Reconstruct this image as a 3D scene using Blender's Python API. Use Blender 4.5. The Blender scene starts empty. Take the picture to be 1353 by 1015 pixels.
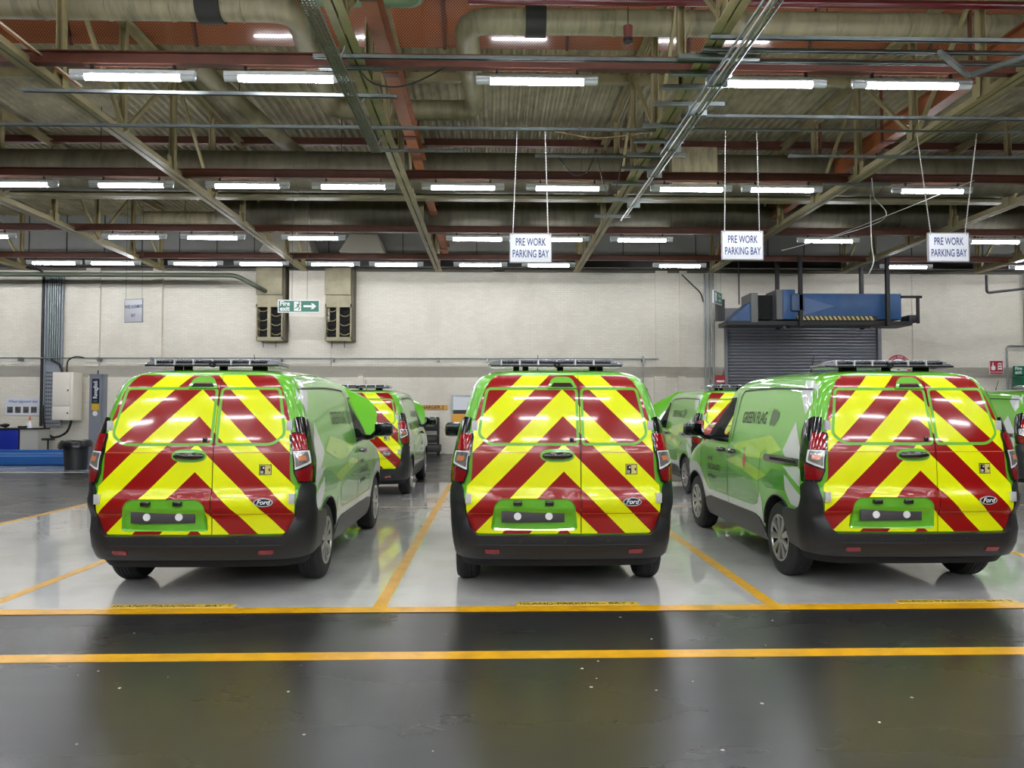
import bpy, bmesh, math, random
import numpy as np
from mathutils import Vector, Matrix
from mathutils.geometry import delaunay_2d_cdt

# ------------------------------------------------------------------ camera, world, exposure
SC = bpy.context.scene
COL = SC.collection
FPX = 985.0
cam = bpy.data.cameras.new('camera')
cam.sensor_width = 36.0
cam.lens = 36.0 * FPX / 1353.0
cam.clip_start, cam.clip_end = 0.05, 200
camo = bpy.data.objects.new('camera', cam)
COL.objects.link(camo)
camo.location = (0, 0, 1.464)
camo.rotation_euler = (math.pi / 2 + math.atan(33.5 / FPX), 0, -math.atan(24.5 / FPX))
SC.camera = camo
world = bpy.data.worlds.new('world')
SC.world = world
world.use_nodes = True
world.node_tree.nodes['Background'].inputs[0].default_value = (0.8, 0.9, 1.0, 1)
world.node_tree.nodes['Background'].inputs[1].default_value = 0.02
SC.view_settings.view_transform = 'Standard'
SC.view_settings.look = 'None'
SC.view_settings.exposure = 0.0
SC.view_settings.gamma = 1.0
SC.view_settings.use_curve_mapping = False
SC.cycles.use_denoising = True
SC.cycles.max_bounces = 8
SC.cycles.caustics_reflective = False
SC.cycles.caustics_refractive = False
TUBE = 60.0          # emission strength of the fluorescent tubes
rnd = random.Random(7)

# ------------------------------------------------------------------ materials
def lin(c):
    return tuple(((v / 255) / 12.92 if v / 255 <= 0.04045 else ((v / 255 + 0.055) / 1.055) ** 2.4) for v in c)

MATS = {}
def mat(name, rgb, rough=0.5, metal=0.0, coat=0.0, var=0.0, scale=4.0, bump=0.0, bscale=60.0, emit=0.0,
        spec=0.5, stretch=None, dirt=None, dscale=1.5, damt=0.5, rvar=0.0, coord='Object', alpha=1.0, trans=0.0):
    """one procedural material: base colour, noise variation, dirt patches of a second colour, fine bump"""
    if name in MATS:
        return MATS[name]
    m = bpy.data.materials.new(name)
    m.use_nodes = True
    nt = m.node_tree
    b = nt.nodes['Principled BSDF']
    col = lin(rgb)
    b.inputs['Base Color'].default_value = (*col, 1)
    b.inputs['Roughness'].default_value = rough
    b.inputs['Metallic'].default_value = metal
    b.inputs['Coat Weight'].default_value = coat
    b.inputs['Coat Roughness'].default_value = 0.04
    b.inputs['Specular IOR Level'].default_value = spec
    b.inputs['Alpha'].default_value = alpha
    b.inputs['Transmission Weight'].default_value = trans
    if emit:
        b.inputs['Emission Color'].default_value = (*col, 1)
        b.inputs['Emission Strength'].default_value = emit
    N, L = nt.nodes.new, nt.links.new
    if var or bump or dirt or rvar:
        tc = N('ShaderNodeTexCoord')
        mp = N('ShaderNodeMapping')
        L(tc.outputs[coord], mp.inputs[0])
        if stretch:
            mp.inputs['Scale'].default_value = stretch
        src = None
        if var:
            n = N('ShaderNodeTexNoise'); n.inputs['Scale'].default_value = scale; n.inputs['Detail'].default_value = 5
            L(mp.outputs[0], n.inputs[0])
            r = N('ShaderNodeMapRange')
            r.inputs[1].default_value = 0.3; r.inputs[2].default_value = 0.7
            r.inputs[3].default_value = 1 - var; r.inputs[4].default_value = 1 + var
            L(n.outputs[0], r.inputs[0])
            mx = N('ShaderNodeMix'); mx.data_type = 'RGBA'; mx.blend_type = 'MULTIPLY'
            mx.inputs[0].default_value = 1
            mx.inputs[6].default_value = (*col, 1)
            L(r.outputs[0], mx.inputs[7])
            src = mx.outputs[2]
        if dirt:
            n2 = N('ShaderNodeTexNoise'); n2.inputs['Scale'].default_value = dscale; n2.inputs['Detail'].default_value = 7
            n2.inputs['Roughness'].default_value = 0.65
            L(mp.outputs[0], n2.inputs[0])
            r2 = N('ShaderNodeMapRange')
            r2.inputs[1].default_value = 0.48; r2.inputs[2].default_value = 0.72
            r2.inputs[3].default_value = 0; r2.inputs[4].default_value = damt
            L(n2.outputs[0], r2.inputs[0])
            m2 = N('ShaderNodeMix'); m2.data_type = 'RGBA'
            L(r2.outputs[0], m2.inputs[0])
            if src: L(src, m2.inputs[6])
            else: m2.inputs[6].default_value = (*col, 1)
            m2.inputs[7].default_value = (*lin(dirt), 1)
            src = m2.outputs[2]
        if src: L(src, b.inputs['Base Color'])
        if rvar:
            n3 = N('ShaderNodeTexNoise'); n3.inputs['Scale'].default_value = scale * 0.7; n3.inputs['Detail'].default_value = 6
            L(mp.outputs[0], n3.inputs[0])
            r3 = N('ShaderNodeMapRange')
            r3.inputs[1].default_value = 0.3; r3.inputs[2].default_value = 0.7
            r3.inputs[3].default_value = max(0.02, rough - rvar); r3.inputs[4].default_value = rough + rvar
            L(n3.outputs[0], r3.inputs[0]); L(r3.outputs[0], b.inputs['Roughness'])
        if bump:
            n4 = N('ShaderNodeTexNoise'); n4.inputs['Scale'].default_value = bscale; n4.inputs['Detail'].default_value = 3
            L(mp.outputs[0], n4.inputs[0])
            bp = N('ShaderNodeBump'); bp.inputs['Strength'].default_value = bump; bp.inputs['Distance'].default_value = 0.01
            L(n4.outputs[0], bp.inputs['Height']); L(bp.outputs[0], b.inputs['Normal'])
    MATS[name] = m
    return m

def chevron_mat(name, rough, coat):
    """red and yellow 45 degree chevrons pointing up, in the van's own metres"""
    m = bpy.data.materials.new(name); m.use_nodes = True
    nt = m.node_tree; N, L = nt.nodes.new, nt.links.new
    b = nt.nodes['Principled BSDF']
    tc = N('ShaderNodeTexCoord'); sp = N('ShaderNodeSeparateXYZ'); L(tc.outputs['Object'], sp.inputs[0])
    ab = N('ShaderNodeMath'); ab.operation = 'ABSOLUTE'; L(sp.outputs[0], ab.inputs[0])
    ad = N('ShaderNodeMath'); ad.operation = 'ADD'; L(ab.outputs[0], ad.inputs[0]); L(sp.outputs[2], ad.inputs[1])
    su = N('ShaderNodeMath'); su.operation = 'SUBTRACT'; L(ad.outputs[0], su.inputs[0]); su.inputs[1].default_value = 1.409 - 4.34
    di = N('ShaderNodeMath'); di.operation = 'DIVIDE'; L(su.outputs[0], di.inputs[0]); di.inputs[1].default_value = 0.434
    fr = N('ShaderNodeMath'); fr.operation = 'FRACT'; L(di.outputs[0], fr.inputs[0])
    lt = N('ShaderNodeMath'); lt.operation = 'LESS_THAN'; L(fr.outputs[0], lt.inputs[0]); lt.inputs[1].default_value = 0.5
    mx = N('ShaderNodeMix'); mx.data_type = 'RGBA'
    L(lt.outputs[0], mx.inputs[0])
    mx.inputs[6].default_value = (*lin((148, 13, 14)), 1)
    mx.inputs[7].default_value = (*lin((236, 246, 8)), 1)
    L(mx.outputs[2], b.inputs['Base Color'])
    b.inputs['Roughness'].default_value = rough
    b.inputs['Specular IOR Level'].default_value = 0.3
    b.inputs['Coat Weight'].default_value = coat
    b.inputs['Coat Roughness'].default_value = 0.06
    MATS[name] = m
    return m

# ------------------------------------------------------------------ mesh helpers
class MB:
    def __init__(s): s.v = []; s.f = []; s.m = []
    def add(s, vs, fs, mi=0):
        o = len(s.v); s.v += [tuple(p) for p in vs]
        s.f += [tuple(i + o for i in f) for f in fs]; s.m += [mi] * len(fs); return s
    def box(s, lo, hi, mi=0):
        x0, y0, z0 = lo; x1, y1, z1 = hi
        return s.add([(x0, y0, z0), (x1, y0, z0), (x1, y1, z0), (x0, y1, z0), (x0, y0, z1), (x1, y0, z1), (x1, y1, z1), (x0, y1, z1)],
                     [(3, 2, 1, 0), (4, 5, 6, 7), (0, 1, 5, 4), (1, 2, 6, 5), (2, 3, 7, 6), (3, 0, 4, 7)], mi)
    def beam(s, a, b, w, h, mi=0):
        """rectangular bar from a to b, w across, h high"""
        a, b = Vector(a), Vector(b); d = (b - a).normalized()
        up = Vector((0, 0, 1)) if abs(d.z) < 0.95 else Vector((0, 1, 0))
        sx = d.cross(up).normalized() * (w / 2); sz = sx.cross(d).normalized() * (h / 2)
        vs = [p + q for p in (a, b) for q in (-sx - sz, sx - sz, sx + sz, -sx + sz)]
        return s.add(vs, [(0, 1, 2, 3), (7, 6, 5, 4), (0, 4, 5, 1), (1, 5, 6, 2), (2, 6, 7, 3), (3, 7, 4, 0)], mi)
    def tube(s, pts, r, n=10, mi=0, cap=True):
        pts = [Vector(p) for p in pts]; k = len(pts)
        rs = r if isinstance(r, (list, tuple)) else [r] * k
        vs = []; ref = None
        for i, p in enumerate(pts):
            d = (pts[min(i + 1, k - 1)] - pts[max(i - 1, 0)]).normalized()
            if ref is None:
                ref = d.cross(Vector((0, 0, 1)) if abs(d.z) < 0.9 else Vector((1, 0, 0))).normalized()
            ref = (ref - d * ref.dot(d)).normalized(); u = d.cross(ref)
            for j in range(n):
                t = 2 * math.pi * j / n
                vs.append(p + (ref * math.cos(t) + u * math.sin(t)) * rs[i])
        fs = [(i * n + j, i * n + (j + 1) % n, (i + 1) * n + (j + 1) % n, (i + 1) * n + j) for i in range(k - 1) for j in range(n)]
        if cap: fs += [tuple(range(n - 1, -1, -1)), tuple(range((k - 1) * n, k * n))]
        return s.add(vs, fs, mi)
    def lathe(s, prof, n=32, axis='X', c=(0, 0, 0), mi=0, close=False):
        """prof = [(axial, radius)]"""
        vs = []
        for a, r in prof:
            for j in range(n):
                t = 2 * math.pi * j / n; p, q = r * math.cos(t), r * math.sin(t)
                vs.append({'X': (c[0] + a, c[1] + p, c[2] + q), 'Y': (c[0] + p, c[1] + a, c[2] - q), 'Z': (c[0] + p, c[1] + q, c[2] + a)}[axis])
        k = len(prof); fs = []
        for i in range(k - 1 if not close else k):
            i2 = (i + 1) % k
            for j in range(n):
                j2 = (j + 1) % n; fs.append((i * n + j, i * n + j2, i2 * n + j2, i2 * n + j))
        return s.add(vs, fs, mi)
    def prism(s, poly, fn0, fn1, mi=0):
        """poly 2D, fn0/fn1 map 2D point to 3D for the two end faces"""
        k = len(poly)
        vs = [fn0(*p) for p in poly] + [fn1(*p) for p in poly]
        fs = [tuple(range(k)), tuple(range(2 * k - 1, k - 1, -1))] + [(i, i + k, (i + 1) % k + k, (i + 1) % k) for i in range(k)]
        return s.add(vs, fs, mi)
    def build(s, name, material, parent=None, smooth=None, fix=True):
        me = bpy.data.meshes.new(name)
        me.from_pydata(s.v, [], s.f)
        for m in (material if isinstance(material, (list, tuple)) else [material]): me.materials.append(m)
        for p, i in zip(me.polygons, s.m): p.material_index = i
        if fix:
            bm = bmesh.new(); bm.from_mesh(me); bmesh.ops.recalc_face_normals(bm, faces=bm.faces); bm.to_mesh(me); bm.free()
        o = bpy.data.objects.new(name, me); COL.objects.link(o)
        if smooth is not None:
            me.polygons.foreach_set('use_smooth', [True] * len(me.polygons))
            me.set_sharp_from_angle(angle=math.radians(smooth))
        if parent: o.parent = parent
        return o

def empty(name, loc=(0, 0, 0), rz=0.0):
    o = bpy.data.objects.new(name, None); COL.objects.link(o); o.location = loc; o.rotation_euler = (0, 0, rz); o.empty_display_size = 0.1
    return o
def tag(o, label=None, cat=None, group=None, kind=None):
    if label: o['label'] = label
    if cat: o['category'] = cat
    if group: o['group'] = group
    if kind: o['kind'] = kind
    return o
def struct(o, label=None):
    o['kind'] = 'structure'
    if label: o['label'] = label
    return o
def copy_tree(o, parent=None):
    c = o.copy(); COL.objects.link(c)
    if parent: c.parent = parent
    for ch in [x for x in o.children]: copy_tree(ch, c)
    return c
def box_obj(name, lo, hi, m, parent=None, bevel=0.0):
    o = MB().box(lo, hi).build(name, m, parent)
    if bevel:
        bm = bmesh.new(); bm.from_mesh(o.data)
        bmesh.ops.bevel(bm, geom=bm.edges[:], offset=bevel, segments=2, affect='EDGES', profile=0.5)
        bm.to_mesh(o.data); bm.free()
        o.data.polygons.foreach_set('use_smooth', [True] * len(o.data.polygons)); o.data.set_sharp_from_angle(angle=math.radians(40))
    return o

# ---- text as flat mesh data: list of 2D verts and faces
def text2d(s, size=1.0, align='CENTER', bold=0.0, shear=0.0, sx=1.0, spacing=1.0):
    cu = bpy.data.curves.new('t', 'FONT'); cu.body = s; cu.size = size; cu.align_x = align; cu.align_y = 'CENTER'
    cu.offset = bold; cu.shear = shear; cu.resolution_u = 3; cu.space_character = spacing; cu.fill_mode = 'BOTH'
    o = bpy.data.objects.new('t', cu); COL.objects.link(o)
    dg = bpy.context.evaluated_depsgraph_get()
    me = bpy.data.meshes.new_from_object(o.evaluated_get(dg))
    vs = [(v.co.x * sx, v.co.y) for v in me.vertices]; fs = [tuple(p.vertices) for p in me.polygons]
    bpy.data.objects.remove(o); bpy.data.curves.remove(cu); bpy.data.meshes.remove(me)
    return vs, fs
def text_obj(name, s, size, fn, m, parent=None, **k):
    vs, fs = text2d(s, size, **k)
    o = MB().add([fn(*p) for p in vs], fs).build(name, m, parent, fix=False); o['kind'] = 'stuff'
    return o

# ---- outlines
def rpoly(pts, r=0.03, n=4):
    """round the corners of a polygon; r a number or one per corner"""
    out = []; k = len(pts)
    for i in range(k):
        p = Vector(pts[i]); a = Vector(pts[i - 1]); b = Vector(pts[(i + 1) % k])
        rr = r[i] if isinstance(r, (list, tuple)) else r
        da, db = (a - p), (b - p); q = min(rr, da.length * 0.45, db.length * 0.45)
        if q < 1e-4: out.append(tuple(p)); continue
        s, e = p + da.normalized() * q, p + db.normalized() * q
        for j in range(n + 1):
            t = j / n; out.append(tuple(s * (1 - t) ** 2 + p * 2 * t * (1 - t) + e * t * t))
    return out
def dens(pts, step):
    out = []; k = len(pts)
    for i in range(k):
        a, b = Vector(pts[i]), Vector(pts[(i + 1) % k]); n = max(1, int((b - a).length / step + 0.99))
        for j in range(n): out.append(tuple(a + (b - a) * j / n))
    return out
def inside(poly, x, y):
    c = False; k = len(poly); j = k - 1
    for i in range(k):
        xi, yi = poly[i]; xj, yj = poly[j]
        if (yi > y) != (yj > y) and x < (xj - xi) * (y - yi) / (yj - yi) + xi: c = not c
        j = i
    return c
def inset(poly, d):
    """shrink polygon by d (simple miter)"""
    k = len(poly); area = sum(poly[i][0] * poly[(i + 1) % k][1] - poly[(i + 1) % k][0] * poly[i][1] for i in range(k))
    sg = 1 if area > 0 else -1; out = []
    for i in range(k):
        a, p, b = Vector(poly[i - 1]), Vector(poly[i]), Vector(poly[(i + 1) % k])
        e1 = (p - a).normalized(); e2 = (b - p).normalized()
        n1 = Vector((-e1.y, e1.x)) * sg; n2 = Vector((-e2.y, e2.x)) * sg
        n = (n1 + n2); n = n.normalized() if n.length > 1e-6 else n1
        out.append(tuple(p + n * (d / max(0.5, n.dot(n1)))))
    return out
def patch_mb(outline, fn, off=0.004, thick=0.0, step=0.06, holes=(), mb=None, mi=0, depth_ref=None):
    """outline in surface coords (u,v); fn(u,v)->Vector on a curved surface; the patch floats off above it with skirts of thick"""
    mb = mb or MB()
    def nrm(u, v):
        h = 1e-3; a = fn(u + h, v) - fn(u - h, v); b = fn(u, v + h) - fn(u, v - h)
        n = a.cross(b); return n.normalized()
    polys = [dens(outline, step)] + [dens(h, step) for h in holes]
    pts = []; edges = []
    for pl in polys:
        o = len(pts); pts += pl; edges += [(o + i, o + (i + 1) % len(pl)) for i in range(len(pl))]
    us = [p[0] for p in polys[0]]; vs = [p[1] for p in polys[0]]
    u = min(us) + step / 2
    allp = [p for pl in polys for p in pl]; arr = np.array(allp)
    while u < max(us):
        v = min(vs) + step / 2
        while v < max(vs):
            if inside(polys[0], u, v) and not any(inside(h, u, v) for h in polys[1:]):
                if np.min((arr[:, 0] - u) ** 2 + (arr[:, 1] - v) ** 2) > (step * 0.45) ** 2: pts.append((u, v))
            v += step
        u += step
    rv, re, rf, ov, oe, of = delaunay_2d_cdt([Vector(p) for p in pts], edges, [], 0, 1e-6)
    keep = []
    for f in rf:
        cx = sum(rv[i].x for i in f) / len(f); cy = sum(rv[i].y for i in f) / len(f)
        if inside(polys[0], cx, cy) and not any(inside(h, cx, cy) for h in polys[1:]): keep.append(tuple(f))
    P = []
    for p in rv: P.append(fn(p.x, p.y) + nrm(p.x, p.y) * off)
    mb.add(P, keep, mi)
    if thick:
        for pl in polys:
            k = len(pl); top = [fn(*p) + nrm(*p) * off for p in pl]; bot = [fn(*p) + nrm(*p) * (off - thick) for p in pl]
            mb.add(top + bot, [(i, (i + 1) % k, (i + 1) % k + k, i + k) for i in range(k)], mi)
    return mb

def pchip(xs, ys):
    xs = np.array(xs, float); ys = np.array(ys, float); h = np.diff(xs); d = np.diff(ys) / h
    m = np.zeros(len(xs)); m[0] = d[0]; m[-1] = d[-1]
    for i in range(1, len(xs) - 1):
        if d[i - 1] * d[i] > 0:
            w1 = 2 * h[i] + h[i - 1]; w2 = h[i] + 2 * h[i - 1]; m[i] = (w1 + w2) / (w1 / d[i - 1] + w2 / d[i])
    xs_l, ys_l, m_l, h_l = xs.tolist(), ys.tolist(), m.tolist(), h.tolist()
    def f(x):
        x = min(max(x, xs_l[0]), xs_l[-1])
        i = 0
        while i < len(h_l) - 1 and x > xs_l[i + 1]: i += 1
        t = (x - xs_l[i]) / h_l[i]
        return ((2 * t ** 3 - 3 * t ** 2 + 1) * ys_l[i] + (t ** 3 - 2 * t ** 2 + t) * h_l[i] * m_l[i]
                + (-2 * t ** 3 + 3 * t ** 2) * ys_l[i + 1] + (t ** 3 - t ** 2) * h_l[i] * m_l[i + 1])
    return f

# ================================================================== THE BUILDING
RX0, RX1, RY0, RY1, RZ = -24.0, 25.0, -16.0, 24.75, 8.9
M_FLOOR = mat('dark_painted_floor', (40, 40, 40), 0.28, var=0.10, scale=1.3, dirt=(54, 53, 50), dscale=3.5, damt=0.35, rvar=0.03, bump=0.012, bscale=40, stretch=(0.5, 1.6, 1))
M_BAY = mat('light_grey_bay_paint', (200, 199, 196), 0.16, coat=0.7, var=0.05, scale=1.6, dirt=(158, 157, 152), dscale=1.3, damt=0.55, rvar=0.07, bump=0.015, bscale=14)
M_BLUEBAY = mat('blue_grey_bay_paint', (138, 146, 156), 0.22, var=0.08, scale=1.5, rvar=0.06)
M_YELLOW = mat('yellow_line_paint', (226, 168, 20), 0.3, var=0.10, scale=6, dirt=(170, 124, 30), dscale=5, damt=0.5)
M_YELLOWP = mat('yellow_tape', (226, 190, 70), 0.35)
M_CREAMLINE = mat('cream_line_paint', (196, 190, 172), 0.35)
M_STEEL = mat('cream_painted_steel', (158, 146, 108), 0.5, var=0.14, scale=5, dirt=(96, 88, 62), dscale=2.5, damt=0.6)
M_GIRDER = mat('stained_cream_girder', (138, 130, 98), 0.5, var=0.14, scale=3, dirt=(90, 84, 60), dscale=2, damt=0.5)
M_OXIDE = mat('red_oxide_steel', (100, 56, 42), 0.5, var=0.15, scale=5, dirt=(70, 42, 34), dscale=3, damt=0.5)
M_ORANGE = mat('orange_primer_beam', (152, 88, 52), 0.5, var=0.15, scale=4, dirt=(118, 66, 42), dscale=3, damt=0.6)
M_GALV = mat('galvanised_strut', (132, 140, 140), 0.35, metal=0.6, var=0.12, scale=8)
M_DUCT = mat('grimy_duct', (140, 132, 104), 0.5, var=0.16, scale=3, dirt=(80, 76, 60), dscale=1.8, damt=0.8, stretch=(3, .7, .7))
M_DUCTDARK = mat('dusty_dark_duct', (88, 83, 66), 0.55, var=0.2, scale=3, dirt=(48, 45, 37), dscale=1.6, damt=0.8, stretch=(3, .6, .6))
M_SHEET = mat('corrugated_roof_sheet', (156, 148, 118), 0.6, var=0.16, scale=2, dirt=(96, 90, 70), dscale=1.4, damt=0.7)
M_SHEETDK = mat('roof_deck', (84, 80, 68), 0.7, var=0.15, scale=1)
M_REDPIPE = mat('red_sprinkler_pipe', (86, 18, 24), 0.3, coat=0.4)
M_STRAP = mat('black_rubber_collar', (34, 34, 32), 0.7)
M_CASE = mat('white_light_casing', (206, 208, 210), 0.35)
M_ENDCAP = mat('translucent_end_cap', (196, 202, 206), 0.2, coat=0.5)
M_TUBE = mat('fluorescent_glow', (248, 250, 255), 0.4, emit=TUBE)
M_BLACKST = mat('black_steel', (26, 25, 26), 0.5)
M_CHAIN = mat('steel_chain', (190, 190, 186), 0.35, metal=0.6)

def brick_mat(name, rgb, bw=.225, bh=.075, dirt=(168, 160, 146), bump=.5):
    m = bpy.data.materials.new(name); m.use_nodes = True; nt = m.node_tree; N, L = nt.nodes.new, nt.links.new
    b = nt.nodes['Principled BSDF']; b.inputs['Roughness'].default_value = .55
    tc = N('ShaderNodeTexCoord'); sp = N('ShaderNodeSeparateXYZ'); L(tc.outputs['Object'], sp.inputs[0])
    cb = N('ShaderNodeCombineXYZ'); ad = N('ShaderNodeMath'); ad.operation = 'ADD'; L(sp.outputs[0], ad.inputs[0]); L(sp.outputs[1], ad.inputs[1])
    L(ad.outputs[0], cb.inputs[0]); L(sp.outputs[2], cb.inputs[1])
    br = N('ShaderNodeTexBrick'); L(cb.outputs[0], br.inputs[0])
    br.inputs['Scale'].default_value = 1.0; br.inputs['Brick Width'].default_value = bw; br.inputs['Row Height'].default_value = bh
    br.inputs['Mortar Size'].default_value = .008; br.inputs['Mortar Smooth'].default_value = .4
    c = lin(rgb); br.inputs['Color1'].default_value = (*c, 1); br.inputs['Color2'].default_value = (*(x * .93 for x in c), 1)
    br.inputs['Mortar'].default_value = (*(x * .86 for x in c), 1)
    n = N('ShaderNodeTexNoise'); n.inputs['Scale'].default_value = .55; n.inputs['Detail'].default_value = 8; n.inputs['Roughness'].default_value = .65
    mp = N('ShaderNodeMapping'); mp.inputs['Scale'].default_value = (1, 1, .7); L(tc.outputs['Object'], mp.inputs[0]); L(mp.outputs[0], n.inputs[0])
    r = N('ShaderNodeMapRange'); r.inputs[1].default_value = .45; r.inputs[2].default_value = .75; r.inputs[4].default_value = .55; L(n.outputs[0], r.inputs[0])
    mx = N('ShaderNodeMix'); mx.data_type = 'RGBA'; L(r.outputs[0], mx.inputs[0]); L(br.outputs[0], mx.inputs[6]); mx.inputs[7].default_value = (*lin(dirt), 1)
    L(mx.outputs[2], b.inputs['Base Color'])
    bp = N('ShaderNodeBump'); bp.inputs['Strength'].default_value = bump; bp.inputs['Distance'].default_value = .012; bp.invert = True
    L(br.outputs['Fac'], bp.inputs['Height']); L(bp.outputs[0], b.inputs['Normal'])
    return m
M_BRICK = brick_mat('white_painted_brick', (233, 227, 212), dirt=(188, 180, 164))
M_CLAD = mat('grey_wall_cladding', (138, 138, 134), 0.5, var=.08, scale=1.2, dirt=(116, 114, 106), dscale=1.2, damt=.5)
M_OWALL = mat('plain_outer_wall', (176, 172, 160), 0.6)

# ---- floor
fl = struct(box_obj('floor', (RX0, RY0, -.20), (RX1, RY1, 0), M_FLOOR), 'dark grey glossy painted concrete floor')
bay = struct(box_obj('floor_bay', (-6.30, 5.47, 0), (14.0, 15.0, .003), M_BAY), 'light grey glossy parking bay floor')
struct(box_obj('floor_work_area', (-22, 17.6, 0), (-8.9, 24.4, .003), M_BLUEBAY), 'blue-grey floor of the work area')
def strip(name, x0, y0, x1, y1, label, m=M_YELLOW, z=.003, h=.0015):
    o = box_obj(name, (x0, y0, z), (x1, y1, z + h), m); return tag(o, label, 'floor marking')
strip('floor_line', -14, 5.44, 14, 5.585, 'long yellow floor line along the front edge of the light parking bays')
strip('floor_line', -14, 4.43, 14, 4.565, 'long yellow floor line across the dark floor, nearest the viewer', z=0, h=.002)
for x, lab in ((-6.28, 'yellow bay line between the light floor and the dark aisle'), (-3.75, 'yellow bay line beside the van in bay 1, towards the aisle'),
               (-.84, 'yellow bay line between the bay 1 van and the middle van'), (2.09, 'yellow bay line between the middle van and the lettered van'),
               (5.30, 'yellow bay line beyond the lettered front-row van')):
    strip('bay_line', x - .05, 5.585, x + .05, 14.9, lab)
strip('cross_line', -6.2, 11.2, 13.9, 11.28, 'faint orange line across the bays behind the front-row vans', mat('worn_orange_line', (190, 150, 110), .3), .003, .001)
strip('work_area_line', -22, 17.5, -8.8, 17.66, 'cream line on the floor in front of the blue platform', M_CREAMLINE, 0, .0035)
def floor_text(x0, x1, y0, txt, lab):
    o = tag(box_obj('bay_strip', (x0, y0 - .05, .003), (x1, y0 + .05, .0048), M_YELLOWP), lab, 'floor marking')
    vs, fs = text2d(txt, .075, 'CENTER', bold=.001, spacing=1.05); w = max(v[0] for v in vs) - min(v[0] for v in vs); k = (x1 - x0 - .06) / w
    MB().add([((x0 + x1) / 2 + a * k, y0 + b * 1.0, .0052) for a, b in vs], fs).build('lettering', mat('black_floor_print', (40, 36, 20), .5), o, fix=False)['kind'] = 'stuff'

floor_text(-2.84, -1.92, 5.645, 'ISLAND PARKING - BAY 1', 'lettered yellow strip on the floor behind the leftmost front-row van')
floor_text(.17, 1.09, 5.645, 'ISLAND PARKING - BAY 2', 'lettered yellow strip on the floor behind the middle front-row van')
floor_text(3.06, 3.98, 5.645, 'ISLAND PARKING - BAY 3', 'lettered yellow strip on the floor behind the rightmost front-row van')
# tiny paint chips on the floor
mc = mat('pale_paint_chip', (200, 198, 190), .6)
for i in range(26):
    x, y = rnd.uniform(-2.6, 2.8), rnd.uniform(3.1, 5.3); r = rnd.uniform(.004, .011)
    o = MB().lathe([(0, .0008), (.0015, r * .6), (0, r)], 6, 'Z', (x, y, 0)).build('paint_chip', mc)
    o.data.transform(Matrix.Diagonal((1, 1, 1, 1)))
    tag(o, 'tiny pale paint chip on the dark floor', 'paint chip', 'paint chips scattered on the dark floor')

# ---- walls: upper brickwork stands proud, a splayed underside leads to the lower wall
def wall_prof(x0, x1, zb=0.0, name='wall_back', m=None, zt=6.05):
    yp, yr = 24.45, 24.72
    prof = [(RY1, zb), (yr, zb), (yr, 2.52), (yp, 2.86), (yp, zt), (RY1, zt)] if zb < 2.5 else [(RY1, zb), (yp, zb), (yp, zt), (RY1, zt)]
    return MB().prism(prof, lambda y, z: (x0, y, z), lambda y, z: (x1, y, z)).build(name, m or M_BRICK)
wb = struct(wall_prof(RX0, 7.66), 'white painted brick wall at the back')
for a, b, zb in ((7.66, 12.89, 4.40), (12.89, RX1, 0.0)):
    w = wall_prof(a, b, zb, 'wall_section'); w.parent = wb
wt = MB().box((RX0, 24.62, 6.05), (RX1, RY1, RZ)); 
wt = wt.build('cladding', M_CLAD, wb)
cop = box_obj('wall_coping', (RX0, 24.40, 5.98), (RX1, 24.66, 6.08), mat('grey_coping', (112, 108, 98), .6), wb)
for i in range(27):
    x = -15.2 + i * 1.22; box_obj('cladding_joint', (x - .012, 24.605, 6.08), (x + .012, 24.625, 7.9), M_BLACKST, wb)
for (x0, x1, z0, z1, d) in ((-6.60, -5.30, 2.86, 6.05, .16), (-13.2, -12.75, 0, 6.05, .08), (-11.05, -10.75, 0, 6.05, .10), (-4.45, -4.30, 0, 2.86, .10), (5.35, 5.75, 0, 6.05, .06), (6.15, 6.4, 0, 6.05, .06), (13.95, 14.25, 0, 6.05, .05), (0.0, .35, 2.86, 6.05, .05)):
    if z0 > 1 and x0 < -6:
        prof = [(24.5, 3.72), (24.42, 3.72), (24.14, 4.46), (24.14, 5.95), (24.5, 5.95)]
        MB().prism(prof, lambda y, z: (x0, y, z), lambda y, z: (x1, y, z)).build('wall_pier', M_BRICK, wb)
        prof = [(24.46, 2.88), (24.40, 2.88), (24.40, 3.72), (24.46, 3.72)]
        MB().prism(prof, lambda y, z: (x0, y, z), lambda y, z: (x1, y, z)).build('wall_pier', M_BRICK, wb)
    else:
        if z0 < 1: box_obj('wall_pier', (x0, 24.70 - d, 0), (x1, 24.74, 2.56), M_BRICK, wb); box_obj('wall_pier', (x0, 24.45 - d, 2.86), (x1, 24.47, z1), M_BRICK, wb) if z1 > 3 else None
        else: box_obj('wall_pier', (x0, 24.45 - d, z0), (x1, 24.47, z1), M_BRICK, wb)
struct(box_obj('wall_left', (RX0 - .2, RY0, 0), (RX0, RY1, RZ), M_OWALL)); struct(box_obj('wall_right', (RX1, RY0, 0), (RX1 + .2, RY1, RZ), M_OWALL))
struct(box_obj('wall_front', (RX0, RY0 - .2, 0), (RX1, RY0, RZ), M_OWALL))

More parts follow.
